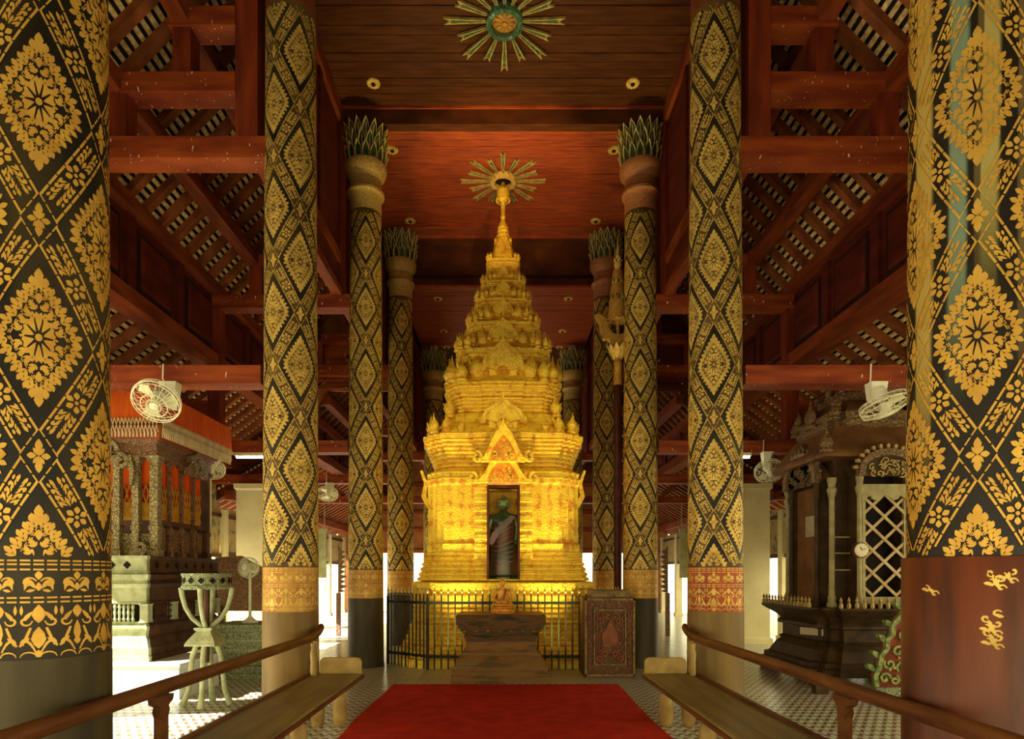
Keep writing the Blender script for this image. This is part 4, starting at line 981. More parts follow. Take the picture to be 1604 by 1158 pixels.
# ---------------------------------------------------------------- benches with back rails
for sx in (-1, 1):
    sd = SIDE[sx]
    be = thing('long_bench', 'long low wooden bench with rounded end board and back rail beside the carpet, %s side' % sd, 'bench', (sx*1.69, 6.2, 0), 'long benches by the carpet')
    def bp2(name, b, m, sm=0, par=None): return part(name, b, M[m], be, sm)
    bp2('seat', B().rings([[(sx*1.45,.5,.425),(sx*1.93,.5,.425),(sx*1.93,6.24,.425),(sx*1.45,6.24,.425)],[(sx*1.43,.5,.435),(sx*1.93,.5,.435),(sx*1.93,6.26,.435),(sx*1.43,6.26,.435)],
        [(sx*1.43,.5,.495),(sx*1.93,.5,.495),(sx*1.93,6.26,.495),(sx*1.43,6.26,.495)],[(sx*1.44,.5,.50),(sx*1.93,.5,.50),(sx*1.93,6.25,.50),(sx*1.44,6.25,.50)]]), 'bench')
    bp2('edge_moulding', B().box(sx*1.415, sx*1.43, .5, 6.26, .445, .475), 'rail')
    bp2('back_edge', B().box(sx*1.91, sx*1.945, .5, 6.26, .495, .515), 'rail')
    pts = [(0,0)] + [(.0+.05-.05*math.cos(a), .11+.05*math.sin(a)) for a in [pi/2*k/5 for k in range(6)]] + [(.42-.05+.05*math.sin(a), .11+.05*math.cos(a)) for a in [pi/2*k/5 for k in range(6)]] + [(.42,0)]
    pts = [(sx*(1.43+p[0]), .50+p[1]) for p in pts]
    if sx > 0: pts = pts[::-1]
    bp2('end_board', B().prism(pts, -.02, .02, (0, 6.20, 0), (1,0,0), (0,0,1)), 'bench_end')
    for y in (6.08, 4.85, 2.9):
        for x in (1.62, 1.84): bp2('leg', B().lathe([(.058,0),(.058,.02),(.066,.05),(.070,.14),(.068,.26),(.055,.30),(.038,.325),(.05,.345),(.052,.37),(.035,.385),(.04,.426)], 14, (sx*x, y, 0)), 'bench_end', .7)
    bp2('back_rail', B().rings([[(sx*1.905+ .034*c, y, zc+.042*s_) for c, s_ in [(math.cos(pi*k/5), math.sin(pi*k/5)) for k in range(10)]] for y, zc in ((.5,.868),(5.9,.868),(6.15,.873),(6.30,.898),(6.38,.925),(6.42,.945))]), 'rail', .9)
    for y in (6.05, 6.24): bp2('rail_post', B().lathe([(.030,.495),(.034,.55),(.030,.62),(.036,.72),(.024,.76),(.03,.82)], 10, (sx*(1.87 if y < 6.1 else 1.905), y, 0)), 'bench_end', .7)
    for y in (3.42, 1.6):
        q = B().box(sx*1.885, sx*1.93, y-.035, y+.035, .50, .815)
        for s2 in (-1, 1): q.prism([(0,.70),(s2*.035,.70),(s2*.05,.74),(s2*.04,.765),(s2*.085,.785),(s2*.095,.82),(0,.82)][::s2], -.022, .022, (sx*1.908, y, 0), (0,1,0), (0,0,1))
        bp2('rail_post', q, 'rail')
# ---------------------------------------------------------------- gilded tiered umbrella on its pole
um = thing('tiered_umbrella', 'gilded tiered ceremonial umbrella on a dark red pole behind the carved stele', 'umbrella', (2.04, 10.9, 0))
obj('base', B().lathe([(.16,0),(.16,.05),(.10,.09),(.10,.14)], 16), M['pole_red'], um, .7)
obj('pole', B().lathe([(.072,.10),(.072,1.3),(.070,4.86)], 14), M['pole_red'], um, .7)
obj('pole_sleeve', B().lathe([(.072,4.86),(.074,4.88),(.066,5.2),(.075,5.22),(.075,5.27),(.060,5.30),(.056,5.40)], 14), M['pole_gold'], um, .7)
lc = B()
for k in range(10): lc.prism(leafpoly(0,0,pi/2,.28,.10), -.012, .012, (.06*math.cos(k*pi/5), .06*math.sin(k*pi/5), 5.32), (-math.sin(k*pi/5), math.cos(k*pi/5), 0), (.45*math.cos(k*pi/5), .45*math.sin(k*pi/5), .9))
obj('lotus_cup', lc, M['rosette'], um)
cr = obj('crescent', B().strip([(-.24*math.cos(a)*1.0, -.24*math.sin(a)) for a in [pi*k/10 for k in range(11)]], [(-.17*math.cos(a), -.08*math.sin(a)) for a in [pi*k/10 for k in range(11)]], -.07, .07, (0,0,5.83), (1,0,0), (0,0,1)), M['pole_gold'], um)
for s in (-1, 1):
    hd = B().stroke([(s*.16,0),(s*.24,.10),(s*.26,.22),(s*.33,.32),(s*.40,.36)], [.16,.15,.13,.10,.03], -.06, .06, (0,0,5.74), (1,0,0), (0,0,1))
    hd.stroke(spiral(s*.20, .26, .07, 1, 0, s, 9), .03, -.05, .05, (0,0,5.74), (1,0,0), (0,0,1)); hd.stroke(spiral(s*.22, -.04, .06, 1, 0, -s, 9), .03, -.05, .05, (0,0,5.74), (1,0,0), (0,0,1))
    obj('naga_head', hd, M['pole_gold'], um)
obj('inner_post', B().lathe([(.03,5.70),(.03,7.0)], 8), M['pole_gold'], um, .7)
for k, (z0_, z1_, r0, r1) in enumerate(((6.02,6.34,.185,.155),(6.46,6.64,.14,.115),(6.74,6.90,.105,.085))):
    tr = B(); n = 20
    tr.rings([[(r0*math.cos(2*pi*i/n), r0*math.sin(2*pi*i/n), z0_-(.03 if i % 2 else 0)) for i in range(n)], [((r0*.95)*math.cos(2*pi*i/n), (r0*.95)*math.sin(2*pi*i/n), z0_+.05) for i in range(n)], [(r1*math.cos(2*pi*i/n), r1*math.sin(2*pi*i/n), z1_) for i in range(n)], [(r1*.7*math.cos(2*pi*i/n), r1*.7*math.sin(2*pi*i/n), z1_+.015) for i in range(n)]])
    u_ = obj('umbrella_tier', tr, M['pole_gold'], um)
    if k < 2:
        for i in range(6): obj('baluster', B().lathe([(.012,z1_),(.02,z1_+.04),(.012,z1_+.12)], 6, (r1*.75*math.cos(i*pi/3), r1*.75*math.sin(i*pi/3), 0)), M['rosette'], u_)
fn = B().lathe([(.03,6.90),(.065,6.97),(.07,7.02),(.03,7.05),(.02,7.12),(.045,7.15),(.03,7.20),(.015,7.30),(.002,7.46)], 10)
for k in range(5): fn.prism(leafpoly(0,0,.7,.11,.04), -.01, .01, (0,0,7.03), (math.cos(k*1.256), math.sin(k*1.256), 0), (0,0,1))
obj('finial', fn, M['rosette'], um)
# ---------------------------------------------------------------- raised steps and the carved throne
tag(obj('white_step', B().rect(-6.1, -3.86, 7.30, 8.32, [(0,.0),(.36,.0),(.40,.015),(.435,.015)]), M['white'], loc=(0,0,0)), 'white plastered step in front of the carved throne', 'step')
X0, X1, Y0, Y1 = -6.0, -4.36, 7.50, 9.35
th = thing('carved_throne', 'tall carved throne pavilion with orange cloth canopy in the aisle behind the nearest column', 'throne', ((X0+X1)/2, (Y0+Y1)/2, .435))
def tp(name, b, m, sm=0): return part(name, b, m if isinstance(m, (tuple, list)) else M[m], th, sm)
tp('base_foot', B().rect(X0, X1, Y0, Y1, [(.437,.06),(.50,.06),(.51,.045),(.60,.045),(.62,.03),(.70,.0),(.74,-.03),(.80,-.02),(.83,0),(.86,.0),(.90,-.03),(.918,-.03)]), 'thr_stone')
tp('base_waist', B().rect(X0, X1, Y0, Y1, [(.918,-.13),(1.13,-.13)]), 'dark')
for xx in (X1-.02, -5.2, X0+.02):
    for yy in (Y0+.02, Y0+.62, Y0+1.24, Y1-.02):
        if abs(xx+5.2) < .1 and yy > Y0+.1 and yy < Y1-.1: continue
        tp('waist_pier', B().rect(xx-.05, xx+.05, yy-.05, yy+.05, [(.91,.01),(.94,.0),(1.11,0),(1.14,.01)]), 'thr_stone')
bal = [(.010,.918),(.022,.95),(.012,.98),(.020,1.03),(.012,1.07),(.022,1.10),(.012,1.13)]
for k in range(9): tp('baluster', B().lathe(bal, 6, (-4.53-.055*k, Y0-.0, 0)), 'thr_stone')
for k in range(26): tp('baluster', B().lathe(bal, 6, (X1-.01, Y0+.13+.065*k, 0)), 'thr_wood')
tp('base_slab', B().rect(X0, X1, Y0, Y1, [(1.13,-.02),(1.15,.01),(1.17,-.01),(1.33,-.01),(1.35,.01),(1.38,.03),(1.42,.0),(1.45,.03),(1.50,.04)]), 'thr_stone')
rw = tp('parapet', B().rect(X0, X1, Y0, Y1, [(1.50,.0),(1.52,.02),(1.55,.0),(1.68,.0),(1.70,.025),(1.73,.025)]), 'thr_stone')
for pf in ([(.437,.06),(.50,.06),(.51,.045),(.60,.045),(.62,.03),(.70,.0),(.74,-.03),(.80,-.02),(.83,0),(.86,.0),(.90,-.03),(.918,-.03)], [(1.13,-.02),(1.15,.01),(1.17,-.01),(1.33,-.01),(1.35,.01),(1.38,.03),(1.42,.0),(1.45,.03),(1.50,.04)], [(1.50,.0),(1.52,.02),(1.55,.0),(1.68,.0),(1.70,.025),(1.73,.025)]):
    tp('dark_side_layer', B().rect(X1-.12, X1+.007, Y0+.06, Y1+.007, pf), 'thr_wood')  # darker brown layer over the nave-facing side of the base
def clover(o, u, v):
    b = B()
    for k in range(4): b.lathe([(.0005,-.004),(.026,-.004),(.026,.004)], 8, (0,0,0))
    b = B()
    for dx, dy in ((.024,0),(-.024,0),(0,.024),(0,-.024)): b.prism([(dx+.022*math.cos(2*pi*i/8), dy+.022*math.sin(2*pi*i/8)) for i in range(8)], 0, .004, o, u, v)
    return b
for k in range(4): tp('clover_hole', clover((-4.60-.19*k, Y0-.001, 1.615), (1,0,0), (0,0,1)), 'dark')
for k in range(7): tp('clover_hole', clover((X1+.008, Y0+.20+.24*k, 1.615), (0,1,0), (0,0,1)), 'dark')
PX, PY0, PY1 = -4.42, 7.80, 9.10
def post(x, y, r, m): tp('post', B().rect(x-r, x+r, y-r, y+r, [(1.73,.02),(1.80,.02),(1.82,0),(2.05,0),(2.07,.012),(2.11,.012),(2.13,0),(2.92,0),(2.94,.02),(3.0,.03)]), m)
post(PX, PY0, .05, 'thr_carve'); post(PX, PY1, .045, 'thr_wood')
for y in (8.12, 8.42, 8.74): post(PX+.0, y, .021, 'thr_brown')
for x in (-4.66, -4.90, -5.4, -5.9): post(x, PY0, .042, 'thr_carve')
post(-5.9, PY1, .045, 'thr_wood')
tp('front_panel', B().box(-5.9, PX, PY0+.03, PY0+.06, 1.73, 2.02), 'thr_carve')
tp('side_panel', B().box(PX-.06, PX-.03, PY0, PY1, 1.73, 2.16), 'thr_wood')
for y in (7.96, 8.27, 8.58, 8.92):
    b = B().box(PX-.03, PX-.012, y-.11, y+.11, 1.80, 2.10); b.box(PX-.012, PX-.004, y-.07, y+.07, 1.85, 2.05); tp('carved_panel', b, 'thr_brown')
tp('sill_rail', B().box(PX-.05, PX+.035, PY0, PY1, 2.14, 2.20), 'thr_wood')
# curtains: orange above, red with a gold lattice below
def curtain(o, u, L, n):
    u = Vector(u)
    def wavy(z0_, z1_, amp=.014):
        pts = [(k/24*L, amp*math.sin(k*1.9)) for k in range(25)]; nrm = Vector((u.y, -u.x, 0)); b = B()
        P0 = [Vector(o)+u*p[0]+nrm*p[1] for p in pts]
        loop = [p for p in P0] + [p-nrm*.012 for p in reversed(P0)]
        return b.rings([[(p.x, p.y, z0_) for p in loop], [(p.x, p.y, z1_) for p in loop]])
    c = tp('curtain', wavy(2.64, 3.05), 'orange'); tp('curtain_band', wavy(2.42, 2.66), 'redcloth'); tp('curtain_hem', wavy(2.20, 2.43), 'yellow')
    nrm = Vector((u.y, -u.x, 0)); lt = B(); m = int(L/.07)
    for k in range(m):
        for h in (0, 1):
            a = (k*.07, 2.42) if h else (k*.07+.07, 2.42); e = (k*.07+.07, 2.66) if h else (k*.07, 2.66)
            lt.stroke([a, e], .010, .016, .028, Vector(o), u, (0,0,1)); lt.stroke([(a[0],2.24),(e[0],2.42)], .010, .016, .028, Vector(o), u, (0,0,1), 0)
    tag(tp('gold_netting', lt, 'yellow'), kind='stuff')
curtain((-5.85, PY0+.10, 0), (1,0,0), 1.38, 24); curtain((PX-.05, PY0+.10, 0), (0,1,0), 1.12, 20)
tp('back_boards', B().box(-5.9, PX-.05, PY1-.02, PY1+.02, 1.73, 3.0).box(-5.92, -5.88, PY0, PY1, 1.73, 2.1), 'thr_wood')
tp('entablature', B().rect(-5.93, PX+.03, PY0-.05, PY1+.05, [(2.98,.0),(3.0,.02),(3.14,.02),(3.16,.05),(3.22,.07),(3.24,.07)]), 'thr_brown')
tp('cornice', B().rect(-5.93, PX+.03, PY0-.05, PY1+.05, [(3.20,.08),(3.28,.14),(3.36,.16),(3.38,.14)]), 'beam')
gp = [(-.26,0),(-.28,.10),(-.20,.18),(-.19,.27),(-.08,.30),(0,.38),(.08,.30),(.19,.27),(.20,.18),(.28,.10),(.26,0)]
g1 = tp('side_gable', B().prism(gp[::-1] if 0 else gp, -.02, .05, (PX+.09, 8.62, 2.86), (0,1,0), (0,0,1)), 'thr_brown')
sc_ = B()
for k in range(14): sc_.stroke(spiral(random.uniform(-.18,.18), random.uniform(.04,.24), .045, 1, k, (-1)**k, 8), .016, .05, .07, (PX+.09, 8.62, 2.86), (0,1,0), (0,0,1))
tag(tp('gable_scrolls', sc_, 'thr_carve'), kind='stuff')
g2 = B().stroke(spiral(-4.98, 3.06, .14, 1.2, 0, 1, 14), .06, 0, .06, (0,PY0-.06,0), (1,0,0), (0,0,1)); g2.stroke(spiral(-4.80, 2.92, .10, 1.2, 2, -1, 12), .05, 0, .06, (0,PY0-.06,0), (1,0,0), (0,0,1))
g2.stroke([(-4.72,3.0),(-4.66,2.8),(-4.68,2.62)], [.09,.06,.03], 0, .05, (0,PY0-.06,0), (1,0,0), (0,0,1)); tp('front_bracket', g2, 'thr_carve')
tp('foot_scroll', B().stroke(spiral(-4.57, 1.83, .085, 1.2, -pi/2, 1, 12), .05, 0, .05, (0,PY0-.06,0), (1,0,0), (0,0,1)), 'thr_carve')
VX, VY0, VY1 = -4.26, 7.60, 9.55
def skirt(z0_, z1_, out, amp, n, m, name):
    pts = []
    def edge(a, e, k): return [(a[0]+(e[0]-a[0])*i/k, a[1]+(e[1]-a[1])*i/k) for i in range(k)]
    c = [(-6.1,VY0),(VX,VY0),(VX,VY1),(-6.1,VY1)]
    base = [p for i in range(4) for p in edge(c[i], c[(i+1) % 4], n)]
    def ring(z, o): 
        cx, cy = -5.18, (VY0+VY1)/2; R = []
        for i, p in enumerate(base): q = amp*math.sin(i*2.1)+o; R.append((p[0]+(q if p[0] > cx else -q)*(abs(p[0]-cx) > .8), p[1]+(q if p[1] > cy else -q)*(abs(p[1]-cy) > .8), z))
        return R
    b = B().rings([ring(z0_, out), ring((z0_+z1_)/2, out*.6), ring(z1_, 0)]); return tp(name, b, m, .9)
skirt(3.42, 3.78, .02, .008, 44, 'orange', 'canopy_valance')
nt_ = B()
for (o, u, L) in (((-6.1, VY0-.03, 0), (1,0,0), 1.86), ((VX+.03, VY0, 0), (0,1,0), 1.95)):
    n = int(L/.045)
    for k in range(n):
        x = k*.045
        nt_.stroke([(x,3.44),(x+.045,3.26)], .008, 0, .01, o, u, (0,0,1)); nt_.stroke([(x+.045,3.44),(x,3.26)], .008, 0, .01, o, u, (0,0,1)); nt_.box(*( (o[0]+x, o[0]+x+.018, o[1]-.01, o[1], 3.20, 3.27) if u[0] else (o[0], o[0]+.01, o[1]+x, o[1]+x+.018, 3.20, 3.27)))
tag(tp('net_fringe', nt_, 'net'), kind='stuff')
skirt(3.415, 3.45, .03, .012, 44, 'yellow', 'gold_braid')
tp('canopy_top', B().rect(-6.1, VX, VY0, VY1, [(3.36,-.03),(3.76,-.02),(3.80,-.2)]), 'redcloth')

# ---------------------------------------------------------------- offering stand, stone block, fan on the block, carved backboard
os_ = thing('offering_stand', 'pale green offering stand with curved legs and a carved round top beside the throne', 'stand', (-3.36, 6.95, 0))
obj('top_drum', B().lathe([(.23,1.33),(.262,1.35),(.262,1.37),(.25,1.38),(.25,1.475),(.262,1.485),(.262,1.51),(.02,1.515)], 28), M['sage'], os_, .6)
dm = B()
for k in range(14): a = k*pi/7; dm.prism([(-.035,0),(0,-.035),(.035,0),(0,.035)], 0, .008, (.252*math.cos(a), .252*math.sin(a), 1.43), (-math.sin(a), math.cos(a), 0), (0,0,1))
tag(obj('lozenge_band', dm, M['dark'], os_), kind='stuff')
for k in range(4):
    a = k*pi/2+.2; c, s_ = math.cos(a), math.sin(a)
    pts = [(r*c, r*s_, z) for r, z in ((.27,1.35),(.255,1.25),(.22,1.12),(.15,1.0),(.06,.92),(.015,.87))]
    obj('upper_leg', B().tube(pts, [.03,.028,.026,.026,.026,.024], 8), M['thr_stone'], os_, 1)
    pts = [(r*c, r*s_, z) for r, z in ((.10,.72),(.15,.58),(.17,.40),(.19,.20),(.25,.02))]
    obj('lower_leg', B().tube(pts, [.03,.03,.028,.03,.04], 8), M['thr_stone'], os_, 1)
obj('stem', B().lathe([(.03,.5),(.035,1.33)], 8), M['thr_wood'], os_)
obj('waist_block', B().rect(-.10, .10, -.10, .10, [(.70,.07),(.72,.07),(.76,.05),(.86,-.02),(.88,.0),(.90,.0)]), M['thr_stone'], os_)
bl = thing('carved_block', 'low grey-green carved stone block between the throne and the second column', 'stone block', (-3.72, 9.15, 0))
obj('body', B().rect(-.44, .44, -.38, .38, [(0,.06),(.08,.06),(.09,.03),(.18,.03),(.19,0),(.66,0),(.68,.02),(.72,.02),(.73,.035),(.78,.035)]), M['sage'], bl)
bt = B()
for k in range(3): bt.box(-.44, .44, -.39, -.375, .26+k*.14, .28+k*.14)
obj('raised_bands', bt, M['thr_stone'], bl)
def fan(label, c, nrm, r, mount, stand=None):
    t = thing('electric_fan', label, 'fan', c if stand is None else (c[0], c[1], stand), 'cream electric fans')
    n = Vector(nrm).normalized(); q = n.to_track_quat('Z', 'Y').to_matrix().to_4x4(); Mx = Matrix.Translation(Vector(c)-t.location) @ q
    hd = link('fan_head', None, t); hd.matrix_local = Mx
    cg = B()
    for rr, z in ((r,.0),(r*.98,.045),(r*.98,-.045),(r*.55,.085),(r*.3,.095)): cg.tube([(rr*math.cos(2*pi*k/28), rr*math.sin(2*pi*k/28), z) for k in range(29)], .008 if rr == r else .004, 5, cap=False)
    for k in range(20):
        a = 2*pi*k/20; cg.tube([(rr*math.cos(a), rr*math.sin(a), z) for rr, z in ((.03,.10),(r*.55,.085),(r*.98,.045),(r,0),(r*.98,-.045),(r*.5,-.08),(.04,-.08))], .0028, 4)
    obj('cage', cg, M['fan_wire'], hd)
    for k in range(3):
        bl_ = B(); a0 = k*2*pi/3; vs = []
        for (rr, d, z) in ((.04,-.25,.012),(r*.5,-.55,.022),(r*.86,-.45,.022),(r*.92,.0,.0),(r*.8,.40,-.018),(r*.4,.35,-.014),(.04,.25,-.01)): vs.append((rr*math.cos(a0+d), rr*math.sin(a0+d), z))
        bl_.rings([vs, [(x, y, z+.005) for x, y, z in vs]]); obj('blade', bl_, M['fan_blade'], hd)
    obj('hub', B().lathe([(.045,-.02),(.045,.05),(.04,.10),(.002,.112)], 16), M['fan_white'], hd, .7)
    obj('motor', B().lathe([(.03,-.20),(.06,-.19),(.075,-.15),(.075,-.07),(.05,-.05)], 16), M['fan_white'], hd, .7)
    L = t.location
    if stand is None:
        m_ = Vector(mount)-L; mot = Mx @ Vector((0,0,-.14))
        b = B().rect(m_.x-.07, m_.x+.07, m_.y-.05, m_.y+.05, [(m_.z-.20,-.02),(m_.z-.17,0),(m_.z-.06,.01),(m_.z,.015)]); obj('mount', b, M['fan_white'], t)
        obj('neck', B().tube([(m_.x, m_.y, m_.z-.16), (m_.x*.5+mot.x*.5, m_.y*.5+mot.y*.5, (m_.z-.16+mot.z)/2), tuple(mot)], .025, 8), M['fan_white'], t, 1)
        obj('cable', B().tube([(m_.x-.06, m_.y+.02, m_.z-.02), (m_.x-.07, m_.y-.015 if 0 else m_.y-.02, m_.z+.04), (m_.x-.065, m_.y-.02, m_.z+.19)], .007, 5), M['fan_white'], t)
    else:
        mot = Mx @ Vector((0,0,-.12))
        obj('pole', B().tube([(0,.06,.02),(0,.06,mot.z-.05),tuple(mot)], [.022,.02,.03], 10), M['fan_white'], t, 1)
        obj('base', B().lathe([(.11,0),(.115,.02),(.07,.05),(.03,.09),(.02,.12)], 20, (0,.06,0)), M['fan_white'], t, .7)
fan('large cream fan hung from the low beam in front of the orange canopy', (-3.46, 6.12, 3.23), (.10,-.80,-.85), .222, (-3.44, 6.34, 3.48))
fan('cream fan tilted nearly edge-on, hung from the low beam above the dark lattice shrine', (3.83, 6.16, 3.20), (.25,-.22,-.95), .222, (3.86, 6.34, 3.48))
fan('cream fan hung from the second low beam between the second column and the dark shrine', (4.28, 9.86, 3.16), (-.1,-.65,-.75), .222, (4.28, 9.93, 3.48))
fan('small distant cream fan hung between the second and third columns on the throne side', (-3.75, 13.1, 3.22), (.1,-.5,-.8), .215, (-3.75, 13.27, 3.48))
fan('cream fan hung behind the rear corner of the throne canopy, half hidden', (-4.68, 9.85, 3.20), (.1,-.6,-.8), .20, (-4.68, 9.93, 3.48))
fan('cream standing fan on the carved stone block beside the second column', (-3.76, 9.05, 1.60), (-.25,-1,.05), .15, None, .78)
for k, (x, y) in enumerate(((-3.95, 10.05), (3.62, 10.05))):
    tl = thing('tube_lamp', 'white fluorescent tube lamp under the second low beam, %s side' % SIDE[-1 if x < 0 else 1], 'lamp', (x, y-.05, 3.40), 'tube lamps')
    obj('housing', B().box(-.42,.42,-.03,.03,.03,.08), M['fan_white'], tl); obj('tube', B().tube([(-.40,0,.012),(.40,0,.012)], .018, 8), M['tube_glow'], tl)
bk = [(-.95,0),(-.95,.95),(-.5,.98),(-.3,.86),(.0,.72),(.25,.60),(.34,.42),(.28,.30),(.36,.18),(.30,0)]
cbk = thing('carved_backboard', 'dark curved carved wooden board behind the offering stand', 'carved board', (-4.15, 10.9, 0))
obj('board', B().prism([(x, z+.85) for x, z in bk][::-1], -.04, .04, (0,0,0), (1,0,0), (0,0,1)), M['thr_brown'], cbk)
for x in (-.85, .22): obj('leg', B().box(x-.05, x+.05, -.05, .05, 0, .95), M['thr_wood'], cbk)
ho = B()
for x, z in ((.05,1.02),(.18,1.10),(.10,1.22),(-.10,1.15),(-.05,1.0),(.22,.98),(-.2,1.3)): ho.stroke(spiral(x, z, .05, 1, x*30, 1, 9), .018, .04, .05, (0,0,0), (1,0,0), (0,0,1))
tag(obj('scrolls', ho, M['thr_carve'], cbk), kind='stuff')

# ---------------------------------------------------------------- dark carved shrine with the lattice door
CX, CY = 5.16, 9.05
sh = thing('dark_shrine', 'dark carved wooden shrine with pale lattice door and tiered roof beside the nearest column', 'shrine', (CX, CY, 0))
def sp(name, b, m, sm=0): return part(name, b, M[m] if isinstance(m, str) else m, sh, sm)
def q8(s, z, c=.72): return [(CX+x*s, CY+y*s, z) for x, y in ((1,-c),(1,c),(.86,c),(.86,.86),(c,.86),(c,1),(-c,1),(-c,.86),(-.86,.86),(-.86,c),(-1,c),(-1,-c),(-.86,-c),(-.86,-.86),(-c,-.86),(-c,-1),(c,-1),(c,-.86),(.86,-.86),(.86,-c))]
def st_(prof): return B().rings([q8(s, z) for z, s in prof])
for dx in (-.85, .85):
    for dy in (-.85, .85): sp('foot', B().lathe([(.13,0),(.16,.03),(.15,.10),(.11,.16)], 12, (CX+dx, CY+dy, 0)), 'shr_wood')
sp('base', st_([(.14,1.05),(.22,1.05),(.24,1.0),(.30,1.0),(.32,.94),(.46,.86),(.52,.80),(.56,.82),(.58,.78),(.74,.78),(.76,.84),(.80,.84),(.84,.80),(.90,.86),(.98,.98),(1.02,1.03),(1.05,1.03)]), 'shr_wood')
budm = B().lathe([(.022,0),(.03,.03),(.022,.06),(.012,.08),(.022,.10),(.002,.15)], 7).mesh('lotus_bud', M['shr_gold'])
for k in range(15):
    t = -.70+1.4*k/14
    for (x, y) in ((CX+t*1.03, CY-1.0), (CX-1.0, CY+t*1.03)): link('lotus_bud', budm, sh, (x-CX, y-CY, 1.05))
sp('core', B().rect(CX-.62, CX+.62, CY-.60, CY+.60, [(1.05,0),(1.12,0),(1.14,-.04),(3.05,-.04),(3.08,0),(3.14,.02)]), 'shr_wood')
# front porch
fx0, fx1, fy = 4.78, 5.38, CY-.88
sp('porch_side', B().box(fx0-.02, fx0+.04, fy+.02, CY-.5, 1.05, 3.0), 'shr_wood'); sp('porch_side', B().box(fx1-.04, fx1+.02, fy+.02, CY-.5, 1.05, 3.0), 'shr_wood')
sp('porch_dark', B().box(fx0, fx1, CY-.66, CY-.64, 1.10, 3.0), 'dark')
colp = [(.055,1.05),(.055,1.10),(.04,1.13),(.045,1.18),(.032,1.22),(.030,2.55),(.04,2.58),(.055,2.66),(.035,2.70),(.05,2.78),(.05,2.82)]
for x in (fx0-.03, fx1+.03): sp('door_column', B().lathe(colp, 12, (x, fy, 0)), 'shr_pale', .7)
for x, y in ((CX-.66, CY-.66), (CX-.66, CY+.62), (CX+.62, CY-.66)): sp('corner_column', B().lathe([(r*1.2, z) for r, z in colp], 12, (x, y, 0)), 'shr_pale', .7)
sp('sill', B().box(fx0-.02, fx1+.02, fy-.02, fy+.04, 1.10, 1.20), 'shr_pale')
ar = [(-.31,2.42),(-.31,2.70),(.31,2.70),(.31,2.42)]
cus = [(.31,2.42),(.27,2.50),(.20,2.55),(.17,2.50),(.10,2.48),(.06,2.53),(0,2.55),(-.06,2.53),(-.10,2.48),(-.17,2.50),(-.20,2.55),(-.27,2.50)]
sp('cusped_arch', B().prism((ar+cus)[::-1], -.02, .03, ((fx0+fx1)/2, fy, 0), (1,0,0), (0,0,1)), 'shr_pale')
for x in (fx0+.025, fx1-.025): sp('door_jamb', B().box(x-.02, x+.02, fy-.015, fy+.03, 1.2, 2.5), 'shr_pale')
W_, H0, H1 = .56, 1.20, 2.56; xl = (fx0+fx1)/2-W_/2; stp = W_/1.55
def clip(p, q):
    pts = []
    for k in range(41):
        x = p[0]+(q[0]-p[0])*k/40; z = p[1]+(q[1]-p[1])*k/40
        if -.001 <= x <= W_+.001 and H0 <= z <= H1: pts.append((x, z))
    return (pts[0], pts[-1]) if len(pts) > 2 else None
for k in range(-2, 8):
    for s in (1, -1):
        zb_ = H0-.1+k*.30
        seg = clip((0, zb_), (W_, zb_+W_*.95)) if s > 0 else clip((W_, zb_), (0, zb_+W_*.95))
        if seg: sp('lattice_slat', B().stroke(list(seg), .036, -.006*s, .010-.006*s, (xl, fy, 0), (1,0,0), (0,0,1)), 'lattice')
def arch_gable(o, u, w_, h_, m1, m2, nm):
    u = Vector(u); n = 14
    out = [(-w_*math.cos(pi*k/n), h_*math.sin(pi*k/n)**.8) for k in range(n+1)]; inn = [(x*.80, v*.76) for x, v in out]
    g = sp(nm, B().strip(out, inn, 0, .09, o, u, (0,0,1)), m1)
    sp(nm+'_field', B().prism([(x, v) for x, v in inn], 0, .04, o, u, (0,0,1)), 'shr_wood')
    s2 = B()
    for k in range(22):
        x = random.uniform(-.65,.65)*w_; v = random.uniform(.06,.62)*h_*(1-.7*abs(x)/w_); s2.stroke(spiral(x, v, .045*w_/.36, 1, k, (-1)**k, 8), .016, .03, .065, o, u, (0,0,1))
    tag(sp(nm+'_scrolls', s2, m2), kind='stuff')
    fl_ = B()
    for k in range(1, n):
        x, v = out[k]; a = math.atan2(v, x); fl_.prism([(x+p, v+q) for p, q in leafpoly(0,0,a,.07,.05)], .02, .07, o, u, (0,0,1))
    tag(sp(nm+'_flames', fl_, m2), kind='stuff')
arch_gable(((fx0+fx1)/2, fy-.03, 2.80), (1,0,0), .40, .36, 'shr_carve', 'shr_gold', 'door_gable')
# side porch towards the nave
px_, py0, py1 = CX-.70, CY-.40, CY+.40
sp('side_jamb', B().box(px_, CX-.5, py0, py0+.08, 1.05, 2.85), 'shr_wood'); sp('side_jamb', B().box(px_, CX-.5, py1-.08, py1, 1.05, 2.85), 'shr_wood')
for y in (py0+.02, py1-.02): sp('door_column', B().lathe([(r*1.1, z) for r, z in colp], 12, (px_-.02, y, 0)), 'shr_wood', .7)
dp = sp('side_door', B().box(CX-.66, CX-.63, py0+.08, py1-.08, 1.12, 2.75), 'shr_roof')
sp('notice_sheet', B().box(CX-.675, CX-.66, CY-.24, CY+.04, 2.05, 2.35), 'paper')
arch_gable((px_-.02, CY, 2.78), (0,-1,0), .50, .50, 'shr_carve', 'shr_carve', 'side_gable')
sp('side_roof', B().prism([(-.52,2.80),(.52,2.80),(0,3.42)], -.62, .06, (px_, CY, 0), (0,-1,0), (0,0,1)), 'shr_roof')
